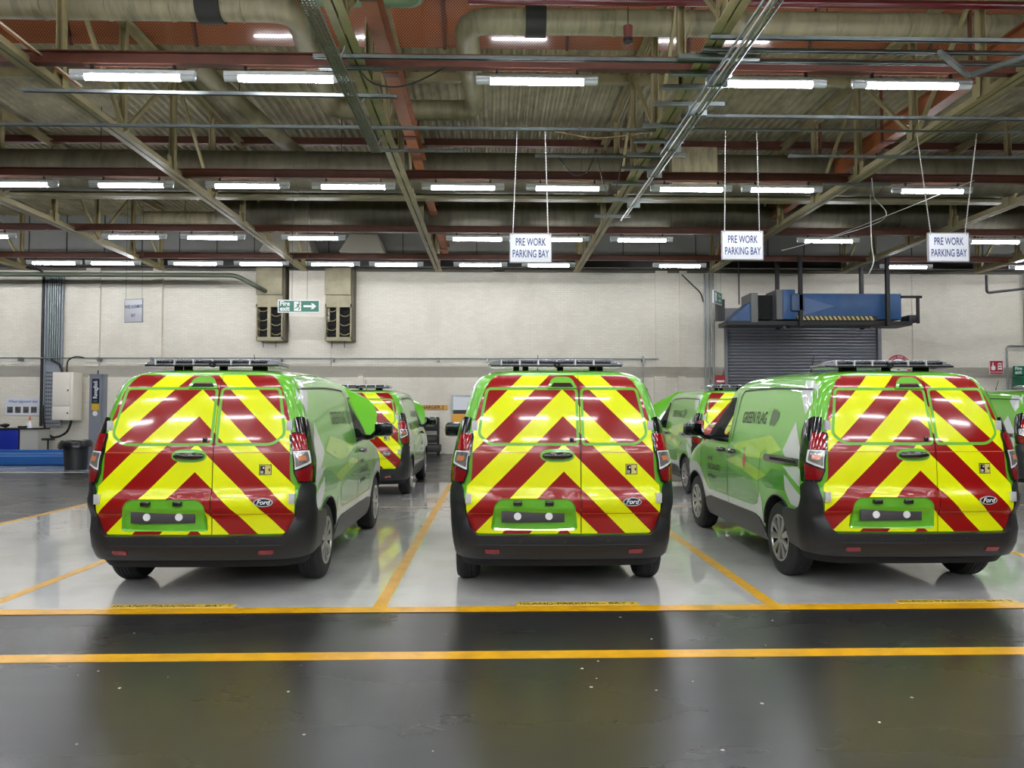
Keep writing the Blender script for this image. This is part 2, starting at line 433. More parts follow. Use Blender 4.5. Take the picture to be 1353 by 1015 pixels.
# ---- roof: corrugated sheets on purlins, a step with glazing behind orange mesh
ceil = struct(box_obj('ceiling', (RX0, RY0, RZ), (RX1, RY1 + .2, RZ + .15), M_SHEETDK), 'corrugated grimy roof with steelwork')
def sheet_mesh(wd, ln, pitch=.176, amp=.028):
    mb = MB(); nx = int(wd / pitch * 8); vs = []
    for j in (0, 1):
        for i in range(nx + 1):
            x = wd * i / nx; t = (x / pitch) % 1.0
            zz = amp * (1 if .12 < t < .40 else (-1 if .56 < t < .94 else 0)); vs.append((x, ln * j, zz))
    fs = [(i, i + 1, nx + 2 + i, nx + 1 + i) for i in range(nx)]
    return mb.add(vs, fs)
sh = sheet_mesh(1.062, 3.05).build('roof_sheet', M_SHEET, ceil, fix=False); first = True
for r, (y0, z0) in enumerate(((8.9, 8.25), (12.72, 7.86), (15.72, 7.85), (18.72, 7.84), (21.72, 7.83))):
    for i in range(-17, 18):
        o = sh if first else sh.copy()
        if not first: COL.objects.link(o)
        first = False; o.parent = ceil; o.location = (i * 1.056 - .3, y0, z0 + rnd.uniform(-.004, .004)); o.scale = (1, 1.02, 1)
for y, z in ((13.9, 7.74), (17.35, 7.74), (20.8, 7.74)):
    b = MB(); b.box((-18, y - .02, z - .05), (18.5, y + .02, z + .08)); b.box((-18, y - .02, z - .08), (18.5, y + .12, z - .05))
    b.build('purlin', M_STEEL if y < 15 else M_OXIDE, ceil)

def mesh_mat():
    m = bpy.data.materials.new('orange_perforated_mesh'); m.use_nodes = True; nt = m.node_tree; N, L = nt.nodes.new, nt.links.new
    b = nt.nodes['Principled BSDF']; b.inputs['Roughness'].default_value = .10; b.inputs['Coat Weight'].default_value = 1.0
    tc = N('ShaderNodeTexCoord'); sp = N('ShaderNodeSeparateXYZ'); L(tc.outputs['Object'], sp.inputs[0])
    def sn(out, off):
        a = N('ShaderNodeMath'); a.operation = 'MULTIPLY'; L(out, a.inputs[0]); a.inputs[1].default_value = off
        c = N('ShaderNodeMath'); c.operation = 'SINE'; L(a.outputs[0], c.inputs[0]); return c.outputs[0]
    mu = N('ShaderNodeMath'); mu.operation = 'MULTIPLY'; L(sn(sp.outputs[0], 130), mu.inputs[0]); L(sn(sp.outputs[2], 150), mu.inputs[1])
    gt = N('ShaderNodeMath'); gt.operation = 'GREATER_THAN'; L(mu.outputs[0], gt.inputs[0]); gt.inputs[1].default_value = .25
    mx = N('ShaderNodeMix'); mx.data_type = 'RGBA'; L(gt.outputs[0], mx.inputs[0])
    mx.inputs[6].default_value = (*lin((176, 112, 80)), 1); mx.inputs[7].default_value = (*lin((96, 54, 36)), 1)
    L(mx.outputs[2], b.inputs['Base Color'])
    return m
M_MESH = mesh_mat()
for i in range(-8, 9):
    x0 = i * 2.12 - .85; 
    MB().prism([(12.74, 7.72), (12.76, 7.74), (12.345, 8.44), (12.325, 8.42)], lambda y, z: (x0 + .02, y, z), lambda y, z: (x0 + 2.10, y, z)).build('glazing_panel', M_MESH, ceil)
    MB().beam((x0, 12.71, 7.68), (x0, 12.24, 8.40), .045, .05).build('glazing_bar', M_OXIDE, ceil)

# ---- fluorescent lights
def make_light():
    r = empty('fluorescent_light')
    b = MB().box((-.79, -.028, .03), (.79, .028, .075)); b.box((-.79, -.034, .018), (.79, .034, .032)); b.build('casing', M_CASE, r)
    MB().tube([(-.60, 0, -.012), (.60, 0, -.012)], .042, 12).build('tube', M_TUBE, r, smooth=60)
    for s in (-1, 1):
        MB().lathe([(s * .60, .043), (s * .78, .044), (s * .79, .02)], 10, 'X', (0, 0, -.01)).build('end_cap', M_ENDCAP, r, smooth=60)
        MB().box((s * .52 - .015, -.02, .075), (s * .52 + .015, .02, .16)).build('hanger_bracket', M_BLACKST, r)
    return r
LZ = 5.71
ROWS = [('the nearest ceiling row', 9.49, [-4.60, -2.66, .56, 3.55, 5.47]),
        ('the second ceiling row', 14.14, [-15.6, -13.2, -11.2, -9.0, -6.85, -4.67, -2.67, -.585, 1.415, 3.806, 5.567, 8.51, 11.2, 13.6, 16.2]),
        ('the third ceiling row', 18.45, [-19.0, -16.8, -14.6, -12.5, -8.85, -6.93, -4.46, -.40, 1.60, 3.71, 8.43, 12.7, 15.0, 17.4, 20.0]),
        ('the far ceiling row by the wall', 21.78, [-21.5, -19.2, -17.0, -15.1, -12.72, -11.04, -8.67, -6.77, -4.70, -2.85, -.385, 1.62, 5.50, 12.29, 16.2, 18.4, 20.8])]
ORD = ['first', 'second', 'third', 'fourth', 'fifth', 'sixth', 'seventh', 'eighth', 'ninth', 'tenth', 'eleventh', 'twelfth', 'thirteenth', 'fourteenth', 'fifteenth', 'sixteenth', 'seventeenth', 'eighteenth']
lt0 = make_light(); first = True
def put_light(x, y, lab, grp):
    global first
    o = lt0 if first else copy_tree(lt0)
    first = False; o.location = (x, y, LZ); tag(o, lab, 'ceiling light', grp)
for nm, y, xs in ROWS:
    vis = [x for x in xs if (-.63 if y < 18 else -.655) * y - .3 < x < .72 * y]
    for x in xs:
        if x in vis: put_light(x, y, 'lit fluorescent tube light, %s from the left in %s' % (ORD[vis.index(x)], nm), 'fluorescent lights under the roof beams')
        else:  # unseen lights added past the frame edges to brighten the wall ends
            side = 'left' if x < 0 else 'right'
            k = [q for q in xs if q < vis[0]][::-1].index(x) if x < 0 else [q for q in xs if q > vis[-1]].index(x)
            put_light(x, y, '%s added light beyond the %s picture edge in %s' % (ORD[k], side, nm), 'fluorescent lights under the roof beams')
BACKROWS = (7.1, 4.85, 2.6, .3, -2.0, -4.3, -6.6, -8.9, -11.2, -13.5)
for y in BACKROWS:          # the hall goes on behind the viewpoint: these rows light the van backs and mirror in their glass
    for i in range(11):
        put_light(-11.0 + i * 2.2 + (.2 if i % 2 else 0), y, 'fluorescent light out of view, %s from the left in the %s row behind the viewpoint' % (ORD[i], ORD[BACKROWS.index(y)]), 'fluorescent lights behind the viewpoint')
# red-oxide beams carrying the lights
for i, (y, x0, x1, lab) in enumerate(((9.49, -9.6, 7.3, 'red-brown steel beam carrying the nearest row of lights'), (14.14, -18, 18, 'red-brown steel beam carrying the second row of lights'),
        (18.45, -18, 18, 'red-brown steel beam carrying the third row of lights'), (21.78, -18, 18, 'red-brown steel beam carrying the far row of lights'))):
    b = MB(); b.box((x0, y - .012, 5.87), (x1, y + .012, 6.01)); b.box((x0, y - .06, 5.855), (x1, y + .06, 5.872)); b.box((x0, y - .06, 6.005), (x1, y + .06, 6.02))
    tag(b.build('light_beam', M_OXIDE), lab, 'steel beam', 'red-brown beams carrying lights')
for y in BACKROWS:
    b = MB(); b.box((-14, y - .012, 5.87), (14, y + .012, 6.01)); b.box((-14, y - .06, 5.855), (14, y + .06, 5.872))
    tag(b.build('light_beam', M_OXIDE), 'red-brown steel beam carrying lights behind the viewpoint', 'steel beam', 'beams behind the viewpoint')

# ---- roof trusses running away from the viewer
CH = 5.86
def truss(X, label, y0=-6.0, y1=23.4):
    r = empty('roof_truss', (X, 0, 0)); tag(r, label, 'roof truss', 'cream steel roof trusses')
    b = MB()
    for s in (-1, 1):
        b.box((s * .012 if s > 0 else -.11, y0, CH - .06), (.11 if s > 0 else -.012, y1, CH - .045)); b.box((s * .012 if s > 0 else -.024, y0, CH - .045), (.024 if s > 0 else -.012, y1, CH + .09))
    b.build('bottom_chord', M_STEEL, r)
    t = MB()
    for s in (-1, 1):
        t.box((s * .012 if s > 0 else -.10, y0, 7.70), (.10 if s > 0 else -.012, y1, 7.715)); t.box((s * .012 if s > 0 else -.024, y0, 7.58), (.024 if s > 0 else -.012, y1, 7.715))
    t.build('top_chord', M_STEEL, r)
    nodes = [8.35, 10.2, 11.9, 13.75, 15.65, 17.6, 19.5, 21.4, 23.2]
    gp = box_obj('gusset_plate', (-.010, -.19, -.05), (.010, .19, .24), M_STEEL, r); gp.location = (0, nodes[0], CH)
    vt = MB(); vt.box((-.055, -.045, CH), (-.040, .045, 7.68)); vt.box((.040, -.045, CH), (.055, .045, 7.68)); vt.box((-.055, .035, CH), (.055, .045, 7.68))
    v0 = vt.build('vertical_post', M_STEEL, r); v0.location = (0, nodes[0], 0)
    for i, y in enumerate(nodes):
        if i:
            g = gp.copy(); COL.objects.link(g); g.location = (0, y, CH)
            v = v0.copy(); COL.objects.link(v); v.location = (0, y, 0)
        if i < len(nodes) - 1:
            a, c = (y, nodes[i + 1]) if i % 2 == 0 else (nodes[i + 1], y)
            MB().beam((.03, a, CH + .05), (.03, c, 7.66), .05, .06).build('diagonal_brace', M_STEEL, r)
    return r
TX = [(-14.55, 'cream steel roof truss at the far left edge'), (-10.30, 'cream steel roof truss over the blue platform side, first whole one from the left'), (-5.92, 'cream steel roof truss passing over the bay 1 van, with thin orange conduit'),
      (-1.72, 'cream steel roof truss beside the perforated tray and orange beam'), (2.62, 'cream steel roof truss with bracket rungs and bright conduits alongside'), (6.88, 'cream steel roof truss above the third hanging sign, beside an orange beam'), (11.1, 'cream steel roof truss over the roller door side, second from the right'), (15.4, 'cream steel roof truss at the far right edge')]
for x, lab in TX: truss(x, lab)
for x, lab in ((-1.48, 'orange primed steel beam running beside the middle truss'), (7.10, 'orange primed steel beam running over the lettered van towards the roller door')):
    r = empty('orange_beam', (x, 0, 0)); tag(r, lab, 'steel beam', 'orange beams under the roof')
    b = MB(); b.box((-.095, -6, 6.28), (.095, 23.4, 6.30)); b.box((-.095, -6, 6.58), (.095, 23.4, 6.60)); b.box((-.01, -6, 6.30), (.01, 23.4, 6.58)); b.build('i_beam', M_ORANGE, r)
    for y in (8.6, 10.6, 13.1, 15.6, 18.1, 20.3, 22.3):
        box_obj('splice_plate', (-.11, y - .06, 6.262), (.11, y + .06, 6.284), M_OXIDE, r)
        box_obj('splice_plate', (-.13, y - .02, 6.284), (-.09, y + .02, 7.58), M_OXIDE, r)
# cross girders
for y, lab in ((16.4, 'cream cross girder behind the second row of lights'), (23.45, 'cream cross girder at the truss ends by the wall')):
    b = MB(); z0 = 6.12 if y < 20 else 5.97
    hh = .10 if y < 20 else .26
    b.box((-18, y - .02, z0), (18.5, y + .02, z0 + hh)); b.box((-18, y - .12, z0 - .02), (18.5, y + .12, z0)); b.box((-18, y - .12, z0 + hh), (18.5, y + .12, z0 + hh + .02))
    tag(b.build('cross_girder', M_GIRDER if y < 20 else M_BLACKST), lab, 'steel girder', 'cross girders')
tag(MB().beam((-18, 17.2, 6.95), (18, 17.2, 6.95), .1, .14).build('cross_beam', M_OXIDE), 'red-brown cross beam above the big duct', 'steel beam')

# ---- ducts
def elbowed(pts, r, rb=.35, n=6):
    pts = [Vector(p) for p in pts]; out = [pts[0]]
    for a, p, b in zip(pts[:-2], pts[1:-1], pts[2:]):
        s, e = p + (a - p).normalized() * rb, p + (b - p).normalized() * rb
        for j in range(n + 1):
            t = j / n; out.append(s * (1 - t) ** 2 + p * 2 * t * (1 - t) + e * t * t)
    return out + [pts[-1]]
def duct(name, pts, r, label, m=M_DUCT, rb=.35, cat='duct', joints=(), straps=(), n=18, hang=()):
    root = empty(name); tag(root, label, cat)
    MB().tube(elbowed(pts, r, rb), r, n).build('duct_run', m, root, smooth=60)
    for p, ax in joints: MB().lathe([(-.02, r + .001), (-.015, r + .012), (.015, r + .012), (.02, r + .001)], n, ax, p).build('seam_band', m, root, smooth=60)
    for p, ax, w in straps: MB().lathe([(-w, r + .002), (-w, r + .035), (w, r + .035), (w, r + .002)], n, ax, p).build('flexible_collar', M_STRAP, root, smooth=40)
    for p, zt in hang: MB().tube([p, (p[0], p[1], zt)], .008, 6).build('hanger_rod', M_BLACKST, root)
    return root
R1 = .185
duct('ventilation_duct', [(-9.5, 10.6, 7.22), (-2.85, 10.6, 7.22), (-3.12, 14.1, 7.18), (-.34, 14.1, 7.18), (-.42, 10.87, 7.22), (13, 10.87, 7.22)], R1, 'long grimy round duct looping in a U shape under the nearest roof', rb=.42,
     joints=[((x, 10.6, 7.22), 'X') for x in (-7.6, -6.4, -5.5, -4.6, -3.6)] + [((x, 10.87, 7.22), 'X') for x in (.3, 1.8, 2.9, 4.0, 5.1, 6.2, 7.4)] + [((-1.6, 14.1, 7.18), 'X')],
     straps=[((-4.05, 10.6, 7.22), 'X', .17), ((.62, 10.87, 7.22), 'X', .15)], hang=[((x, 10.6, 7.4), 8.25) for x in (-8, -5)] + [((x, 10.87, 7.4), 8.25) for x in (2, 5)])
duct('main_duct', [(-18, 15.6, 6.45), (18, 15.6, 6.45)], .42, 'big dark round duct across the hall above the second row of lights', M_DUCTDARK, joints=[((x, 15.6, 6.45), 'X') for x in (-10.2, -7.3, -4.1, -1.2, 1.8, 4.9, 8.2, 11.5)], n=28, hang=[((x, 15.6, 6.85), 7.8) for x in (-8.2, -3.2, 3.2, 8.2)])
duct('main_duct', [(-6.95, 18.95, 6.42), (18, 18.95, 6.42)], .355, 'second big dusty duct, lower and beyond the second row of lights', M_DUCTDARK, joints=[((x, 18.95, 6.42), 'X') for x in (-4.6, -1.9, 1.4, 4.5, 7.3, 10.4)], n=28, hang=[((x, 18.95, 6.75), 7.7) for x in (-6, 0, 6)])
duct('branch_duct', [(-9.6, 20.6, 6.66), (-4.5, 20.6, 6.66)], .25, 'shorter pale duct behind the third row of lights', M_DUCT, joints=[((-7, 20.6, 6.66), 'X')], hang=[((-8.5, 20.6, 6.85), 7.7), ((-5, 20.6, 6.85), 7.7)])
duct('slanting_duct', [(-5.1, 12.6, 7.35), (-4.3, 16.5, 7.1)], .16, 'slim duct running back along the truss over the bay 1 van', M_DUCT, hang=[((-4.8, 14, 7.4), 7.8)])
duct('green_pipe', [(-2.6, 10.35, 7.25), (-1.05, 10.35, 7.25), (-1.05, 8.6, 7.45)], .12, 'dull green bent pipe near the top of the picture', mat('dull_green_pipe', (96, 118, 84), .5), rb=.2, hang=[((-1.9, 10.35, 7.36), 8.25)])
duct('sprinkler_pipe', [(-.35, 9.95, 7.02), (16, 9.85, 7.02)], .055, 'dark red sprinkler pipe along the top edge of the picture', M_REDPIPE, cat='pipe', hang=[((x, 9.9, 7.05), 8.2) for x in (1, 4, 8)])
duct('wall_pipe', [(-18, 23.2, 5.62), (-8.0, 23.2, 5.62), (-7.3, 23.2, 5.25), (-7.3, 24.3, 5.25)], .07, 'dark green pipe along the top of the brick wall', mat('dark_green_pipe', (70, 78, 62), .5), cat='pipe', rb=.2)

# ================================================================== THE VANS
M_GREEN = mat('van_green_paint', (104, 186, 38), 0.3, coat=1.0)
M_CHEV = chevron_mat('chevron_decal', 0.22, 0.6)
M_CHEVG = chevron_mat('chevron_on_glass', 0.16, 0.9)
M_LIME = mat('lime_decal', (168, 214, 18), 0.25, coat=0.9)
M_DKGREEN = mat('deep_green_decal', (72, 158, 30), 0.25, coat=0.9)
M_WHITE = mat('white_decal', (214, 218, 216), 0.25, coat=0.9)
M_PLAST = mat('black_bumper_plastic', (32, 33, 35), 0.38, bump=0.12, bscale=350)
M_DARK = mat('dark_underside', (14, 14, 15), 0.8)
M_TYRE = mat('tyre_rubber', (27, 27, 29), 0.62, bump=0.1, bscale=200)
M_GLASS = mat('tinted_cab_glass', (150, 165, 160), 0.02, trans=1.0, spec=0.5, alpha=0.28)
M_SEAM = mat('panel_gap', (22, 50, 14), 0.6)
M_GLOSSBLK = mat('gloss_black_plastic', (16, 16, 18), 0.12, coat=1.0)
M_RED = mat('red_lens', (128, 10, 16), 0.1, coat=1.0)
M_REDL = mat('red_lens_upper', (150, 14, 24), 0.08, coat=1.0, var=0.5, scale=70)
M_CLEAR = mat('clear_lens', (150, 150, 148), 0.08, coat=1.0, metal=0.55, var=0.4, scale=30)
M_CHROME = mat('chrome_trim', (222, 223, 226), 0.25, metal=0.35, coat=0.6)
M_WHITETRIM = mat('white_lamp_trim', (225, 225, 225), 0.25, coat=0.5)
M_AMBER = mat('amber_bulb', (206, 124, 84), 0.2, coat=1.0)
M_WHEEL = mat('silver_wheel_cover', (176, 176, 174), 0.3, metal=0.75, coat=0.4)
M_PLATE = mat('grey_plate_backing', (66, 64, 68), 0.5)
M_INK = mat('dark_print', (18, 34, 12), 0.4)
M_INKW = mat('white_print', (235, 238, 240), 0.4)
M_NAVY = mat('badge_dark', (30, 34, 40), 0.25, coat=1.0)
M_GREYINK = mat('grey_emblem', (84, 108, 72), 0.4)
M_REDDIA = mat('red_orange_diamond', (206, 62, 22), 0.3, coat=0.6)
M_SEAT = mat('seat_fabric', (44, 46, 50), 0.85)
M_CAB = mat('cab_trim', (24, 25, 27), 0.6)

Wz = pchip([.22, .30, .45, .6, .8, .95, 1.05, 1.12, 1.2, 1.3, 1.4, 1.5, 1.6, 1.66, 1.70, 1.73, 1.755, 1.772, 1.782, 1.785],
           [.80, .84, .868, .88, .885, .88, .872, .855, .838, .815, .790, .765, .735, .712, .684, .645, .58, .48, .33, .10])
Y0 = pchip([.22, .35, .50, .63, .67, .77, .81, .95, 1.1, 1.2, 1.3, 1.5, 1.62, 1.70, 1.735, 1.755, 1.772, 1.782, 1.785],
           [.16, .10, .095, .09, .06, .055, .085, .09, .10, .118, .142, .195, .235, .275, .305, .345, .43, .58, .80])
Rr = pchip([.22, .5, .8, 1.3, 1.6, 1.7, 1.76, 1.782, 1.785], [.25, .24, .18, .145, .14, .16, .17, .15, .06])
Yf = pchip([.22, .35, .6, .75, .88, .95, 1.0, 1.05, 1.09, 1.12, 1.2, 1.4, 1.6, 1.66, 1.70, 1.735, 1.77, 1.785],
           [4.10, 4.22, 4.32, 4.33, 4.25, 4.12, 3.97, 3.76, 3.58, 3.50, 3.40, 3.12, 2.83, 2.72, 2.60, 2.44, 2.05, 1.4])
Rf = pchip([.22, .9, 1.1, 1.5, 1.7, 1.785], [.45, .45, .35, .30, .25, .05])
BOW = 0.05
def yl_bow(x, z): return BOW * (x / 0.8) ** 2
def rearY(x, z):
    w, r = Wz(z), Rr(z); a = abs(x); wr = w - r
    if a <= wr: return Y0(z) + yl_bow(a, z)
    q = min(a - wr, r * 0.999)
    return Y0(z) + yl_bow(wr, z) + r - math.sqrt(r * r - q * q)
def sideX(y, z):
    w, r = Wz(z), Rr(z); ys = Y0(z) + yl_bow(w - r, z) + r
    if y < ys:
        q = min(ys - y, r * 0.999); return w - r + math.sqrt(r * r - q * q)
    rf = Rf(z); yf = Yf(z) - 0.12 - rf * 1.1
    if y > yf:
        q = min((y - yf) / (rf * 1.1), 0.999); return w - rf + rf * math.sqrt(1 - q * q)
    return w
def crown(y, z):
    a = min(max((z - 1.40) / 0.34, 0), 1); a = a * a * (3 - 2 * a)
    t = min(max((y - 0.15) / 2.9, 0), 1)
    return 0.04 * a * math.sin(math.pi * t)
def rearP(x, z):
    y = rearY(x, z); return Vector((x, y, z + crown(y, z)))
def wrapP(t, z):
    a = abs(t); s = 1 if t >= 0 else -1; w, r = Wz(z), Rr(z); wr = w - r
    if a <= 1: x = a * wr; y = Y0(z) + yl_bow(x, z)
    elif a <= 2:
        th = (a - 1) * math.pi / 2; x = wr + r * math.sin(th); y = Y0(z) + yl_bow(wr, z) + r - r * math.cos(th)
    else:
        y = Y0(z) + yl_bow(wr, z) + r + (a - 2); x = sideX(y, z)
    return Vector((s * x, y, z + crown(y, z)))
def sideF(s):
    def f(u, z):
        y = s * u; return Vector((s * sideX(y, z), y, z + crown(y, z)))
    return f
def ring(z):
    """half outline from rear centre to front centre"""
    pts = []
    w, r = Wz(z), Rr(z); wr = w - r
    for i in range(8): x = wr * i / 8; pts.append((x, Y0(z) + yl_bow(x, z)))
    yb = Y0(z) + yl_bow(wr, z)
    for i in range(9):
        th = i / 8 * math.pi / 2; pts.append((wr + r * math.sin(th), yb + r - r * math.cos(th)))
    ys = yb + r; rf = Rf(z); ye = Yf(z) - 0.12 - rf * 1.1
    for i in range(1, 40): y = ys + (ye - ys) * i / 40; pts.append((w, y))
    for i in range(9):
        th = i / 8 * math.pi / 2; pts.append((w - rf + rf * math.cos(th), ye + rf * 1.1 * math.sin(th)))
    xf = max(w - rf, 0.01)
    for i in range(1, 9): x = xf * (1 - i / 8); pts.append((x, Yf(z) - 0.12 * (x / xf) ** 2))
    return pts

WHEEL_Y = (0.80, 3.49); WR = 0.322
def arch_poly(yc, r, z0, n=20):
    """points of an arch over a wheel from rear to front, ending at height z0"""
    a0 = math.asin((z0 - WR) / r) if abs(z0 - WR) < r else 0
    return [(yc - r * math.cos(a0 + (math.pi - 2 * a0) * i / n), WR + r * math.sin(a0 + (math.pi - 2 * a0) * i / n)) for i in range(n + 1)]

DOORWIN = rpoly([(2.28, 1.13), (3.16, 1.13), (3.10, 1.17), (2.66, 1.575), (2.28, 1.60)], [.04, .03, .03, .06, .05])

def make_body(root):
    zs = [.22, .26, .30, .36, .43, .50, .57, .62, .645, .67, .70, .74, .77, .79, .81, .84, .88, .92, .95, .98, 1.01, 1.035, 1.06, 1.08, 1.10, 1.12, 1.16,
          1.2, 1.25, 1.3, 1.35, 1.4, 1.45, 1.5, 1.55, 1.6, 1.63, 1.66, 1.68, 1.70, 1.715, 1.73, 1.743, 1.755, 1.765, 1.772, 1.778, 1.782, 1.785]
    mb = MB(); rows = []
    for z in zs:
        h = ring(z); full = h + [(-x, y) for x, y in h[-2:0:-1]]
        rows.append([(x, y, z + crown(y, z)) for x, y in full])
    n = len(rows[0])
    vs = [p for r in rows for p in r]
    fs = [(i * n + j, i * n + (j + 1) % n, (i + 1) * n + (j + 1) % n, (i + 1) * n + j) for i in range(len(zs) - 1) for j in range(n)]
    fs += [tuple(range(n - 1, -1, -1)), tuple(range((len(zs) - 1) * n, len(zs) * n))]
    mb.add(vs, fs)
    o = mb.build('body', [M_GREEN, M_DARK, M_CAB], root)
    def cutter(mbc, mi):
        c = mbc.build('cut', [M_GREEN, M_DARK, M_CAB]); 
        for p in c.data.polygons: p.material_index = mi
        md = o.modifiers.new('b', 'BOOLEAN'); md.operation = 'DIFFERENCE'; md.object = c; md.solver = 'EXACT'
        dg = bpy.context.evaluated_depsgraph_get(); me = bpy.data.meshes.new_from_object(o.evaluated_get(dg))
        o.modifiers.clear(); old = o.data; o.data = me; bpy.data.meshes.remove(old)
        cm = c.data; bpy.data.objects.remove(c); bpy.data.meshes.remove(cm)
    m = MB()
    for yc in WHEEL_Y:
        for s in (-1, 1):
            m2 = MB(); k = 28
            poly = [(yc + .372 * math.cos(2 * math.pi * i / k), WR + .372 * math.sin(2 * math.pi * i / k)) for i in range(k)]
            m.prism(poly, lambda y, z: (s * 0.54, y, z), lambda y, z: (s * 1.1, y, z))
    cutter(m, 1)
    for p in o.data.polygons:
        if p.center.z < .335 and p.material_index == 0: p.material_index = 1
    m = MB().prism(DOORWIN, lambda y, z: (-1.2, y, z), lambda y, z: (1.2, y, z)); cutter(m, 2)
    ws = rpoly([(-.66, 1.155), (.66, 1.155), (.56, 1.60), (-.56, 1.60)], .08)
    m = MB().prism(ws, lambda x, z: (x, 2.45, z), lambda x, z: (x, 3.9, z)); cutter(m, 2)
    me = o.data; me.name = 'body'
    me.polygons.foreach_set('use_smooth', [True] * len(me.polygons)); me.set_sharp_from_angle(angle=math.radians(35))
    return o

def rear_patch(name, poly, m, parent, off=.004, thick=0.0, step=.05, holes=(), mb=None):
    return patch_mb(poly, rearP, off, thick, step, holes).build(name, m, parent, smooth=40, fix=False)
def side_patch(name, s, poly, m, parent, off=.003, thick=0.0, step=.09):
    pl = [(s * y, z) for y, z in poly]
    return patch_mb(pl, sideF(s), off, thick, step).build(name, m, parent, smooth=40, fix=False)
def wrap_patch(name, poly, m, parent, off=.004, thick=0.0, step=.06):
    return patch_mb(poly, wrapP, off, thick, step).build(name, m, parent, smooth=40, fix=False)
def mirror(poly): return [(-a, b) for a, b in poly]

def make_wheel(root, yc, s):
    w = empty('wheel'); w.parent = root; w.location = (s * 0.77, yc, WR)
    sg = s
    prof = [(-.10, .205), (-.10, .27), (-.092, .30), (-.07, .318), (-.03, .322), (.03, .322), (.07, .318), (.092, .30), (.10, .27), (.10, .205)]
    mb = MB().lathe([(a * sg, r) for a, r in prof], 40, 'X', close=True)
    for a in (-.045, -.015, .015, .045):       # tread ribs standing between the grooves
        mb.lathe([(a - .011, .316), (a - .009, .3265), (a + .009, .3265), (a + .011, .316)], 40, 'X')
    mb.build('tyre', M_TYRE, w, smooth=30)
    MB().lathe([(-.05 * sg, .02), (-.05 * sg, .205), (.085 * sg, .207)], 32, 'X').build('wheel_barrel', M_DARK, w, smooth=40)
    c = MB()
    c.lathe([(.088 * sg, .186), (.100 * sg, .190), (.102 * sg, .205), (.090 * sg, .212)], 40, 'X')
    c.lathe([(.080 * sg, .001), (.094 * sg, .02), (.094 * sg, .045), (.088 * sg, .058)], 24, 'X')
    for i in range(9):
        t = 2 * math.pi * i / 9
        for d in (0,):
            a0, a1 = t - .27, t + .27; b0, b1 = t - .17, t + .17
            P = lambda r, a, x: (x * sg, r * math.cos(a), r * math.sin(a))
            c.add([P(.05, a0 - .1, .09), P(.05, a1 + .1, .09), P(.19, b1, .098), P(.19, b0, .098), P(.05, t, .094), P(.19, t, .104),
                   P(.05, a0 - .1, .07), P(.05, a1 + .1, .07), P(.19, b1, .08), P(.19, b0, .08)],
                  [(0, 4, 5, 3), (4, 1, 2, 5), (0, 3, 9, 6), (1, 7, 8, 2)])
    c.build('wheel_cover', M_WHEEL, w, smooth=30)
    return w

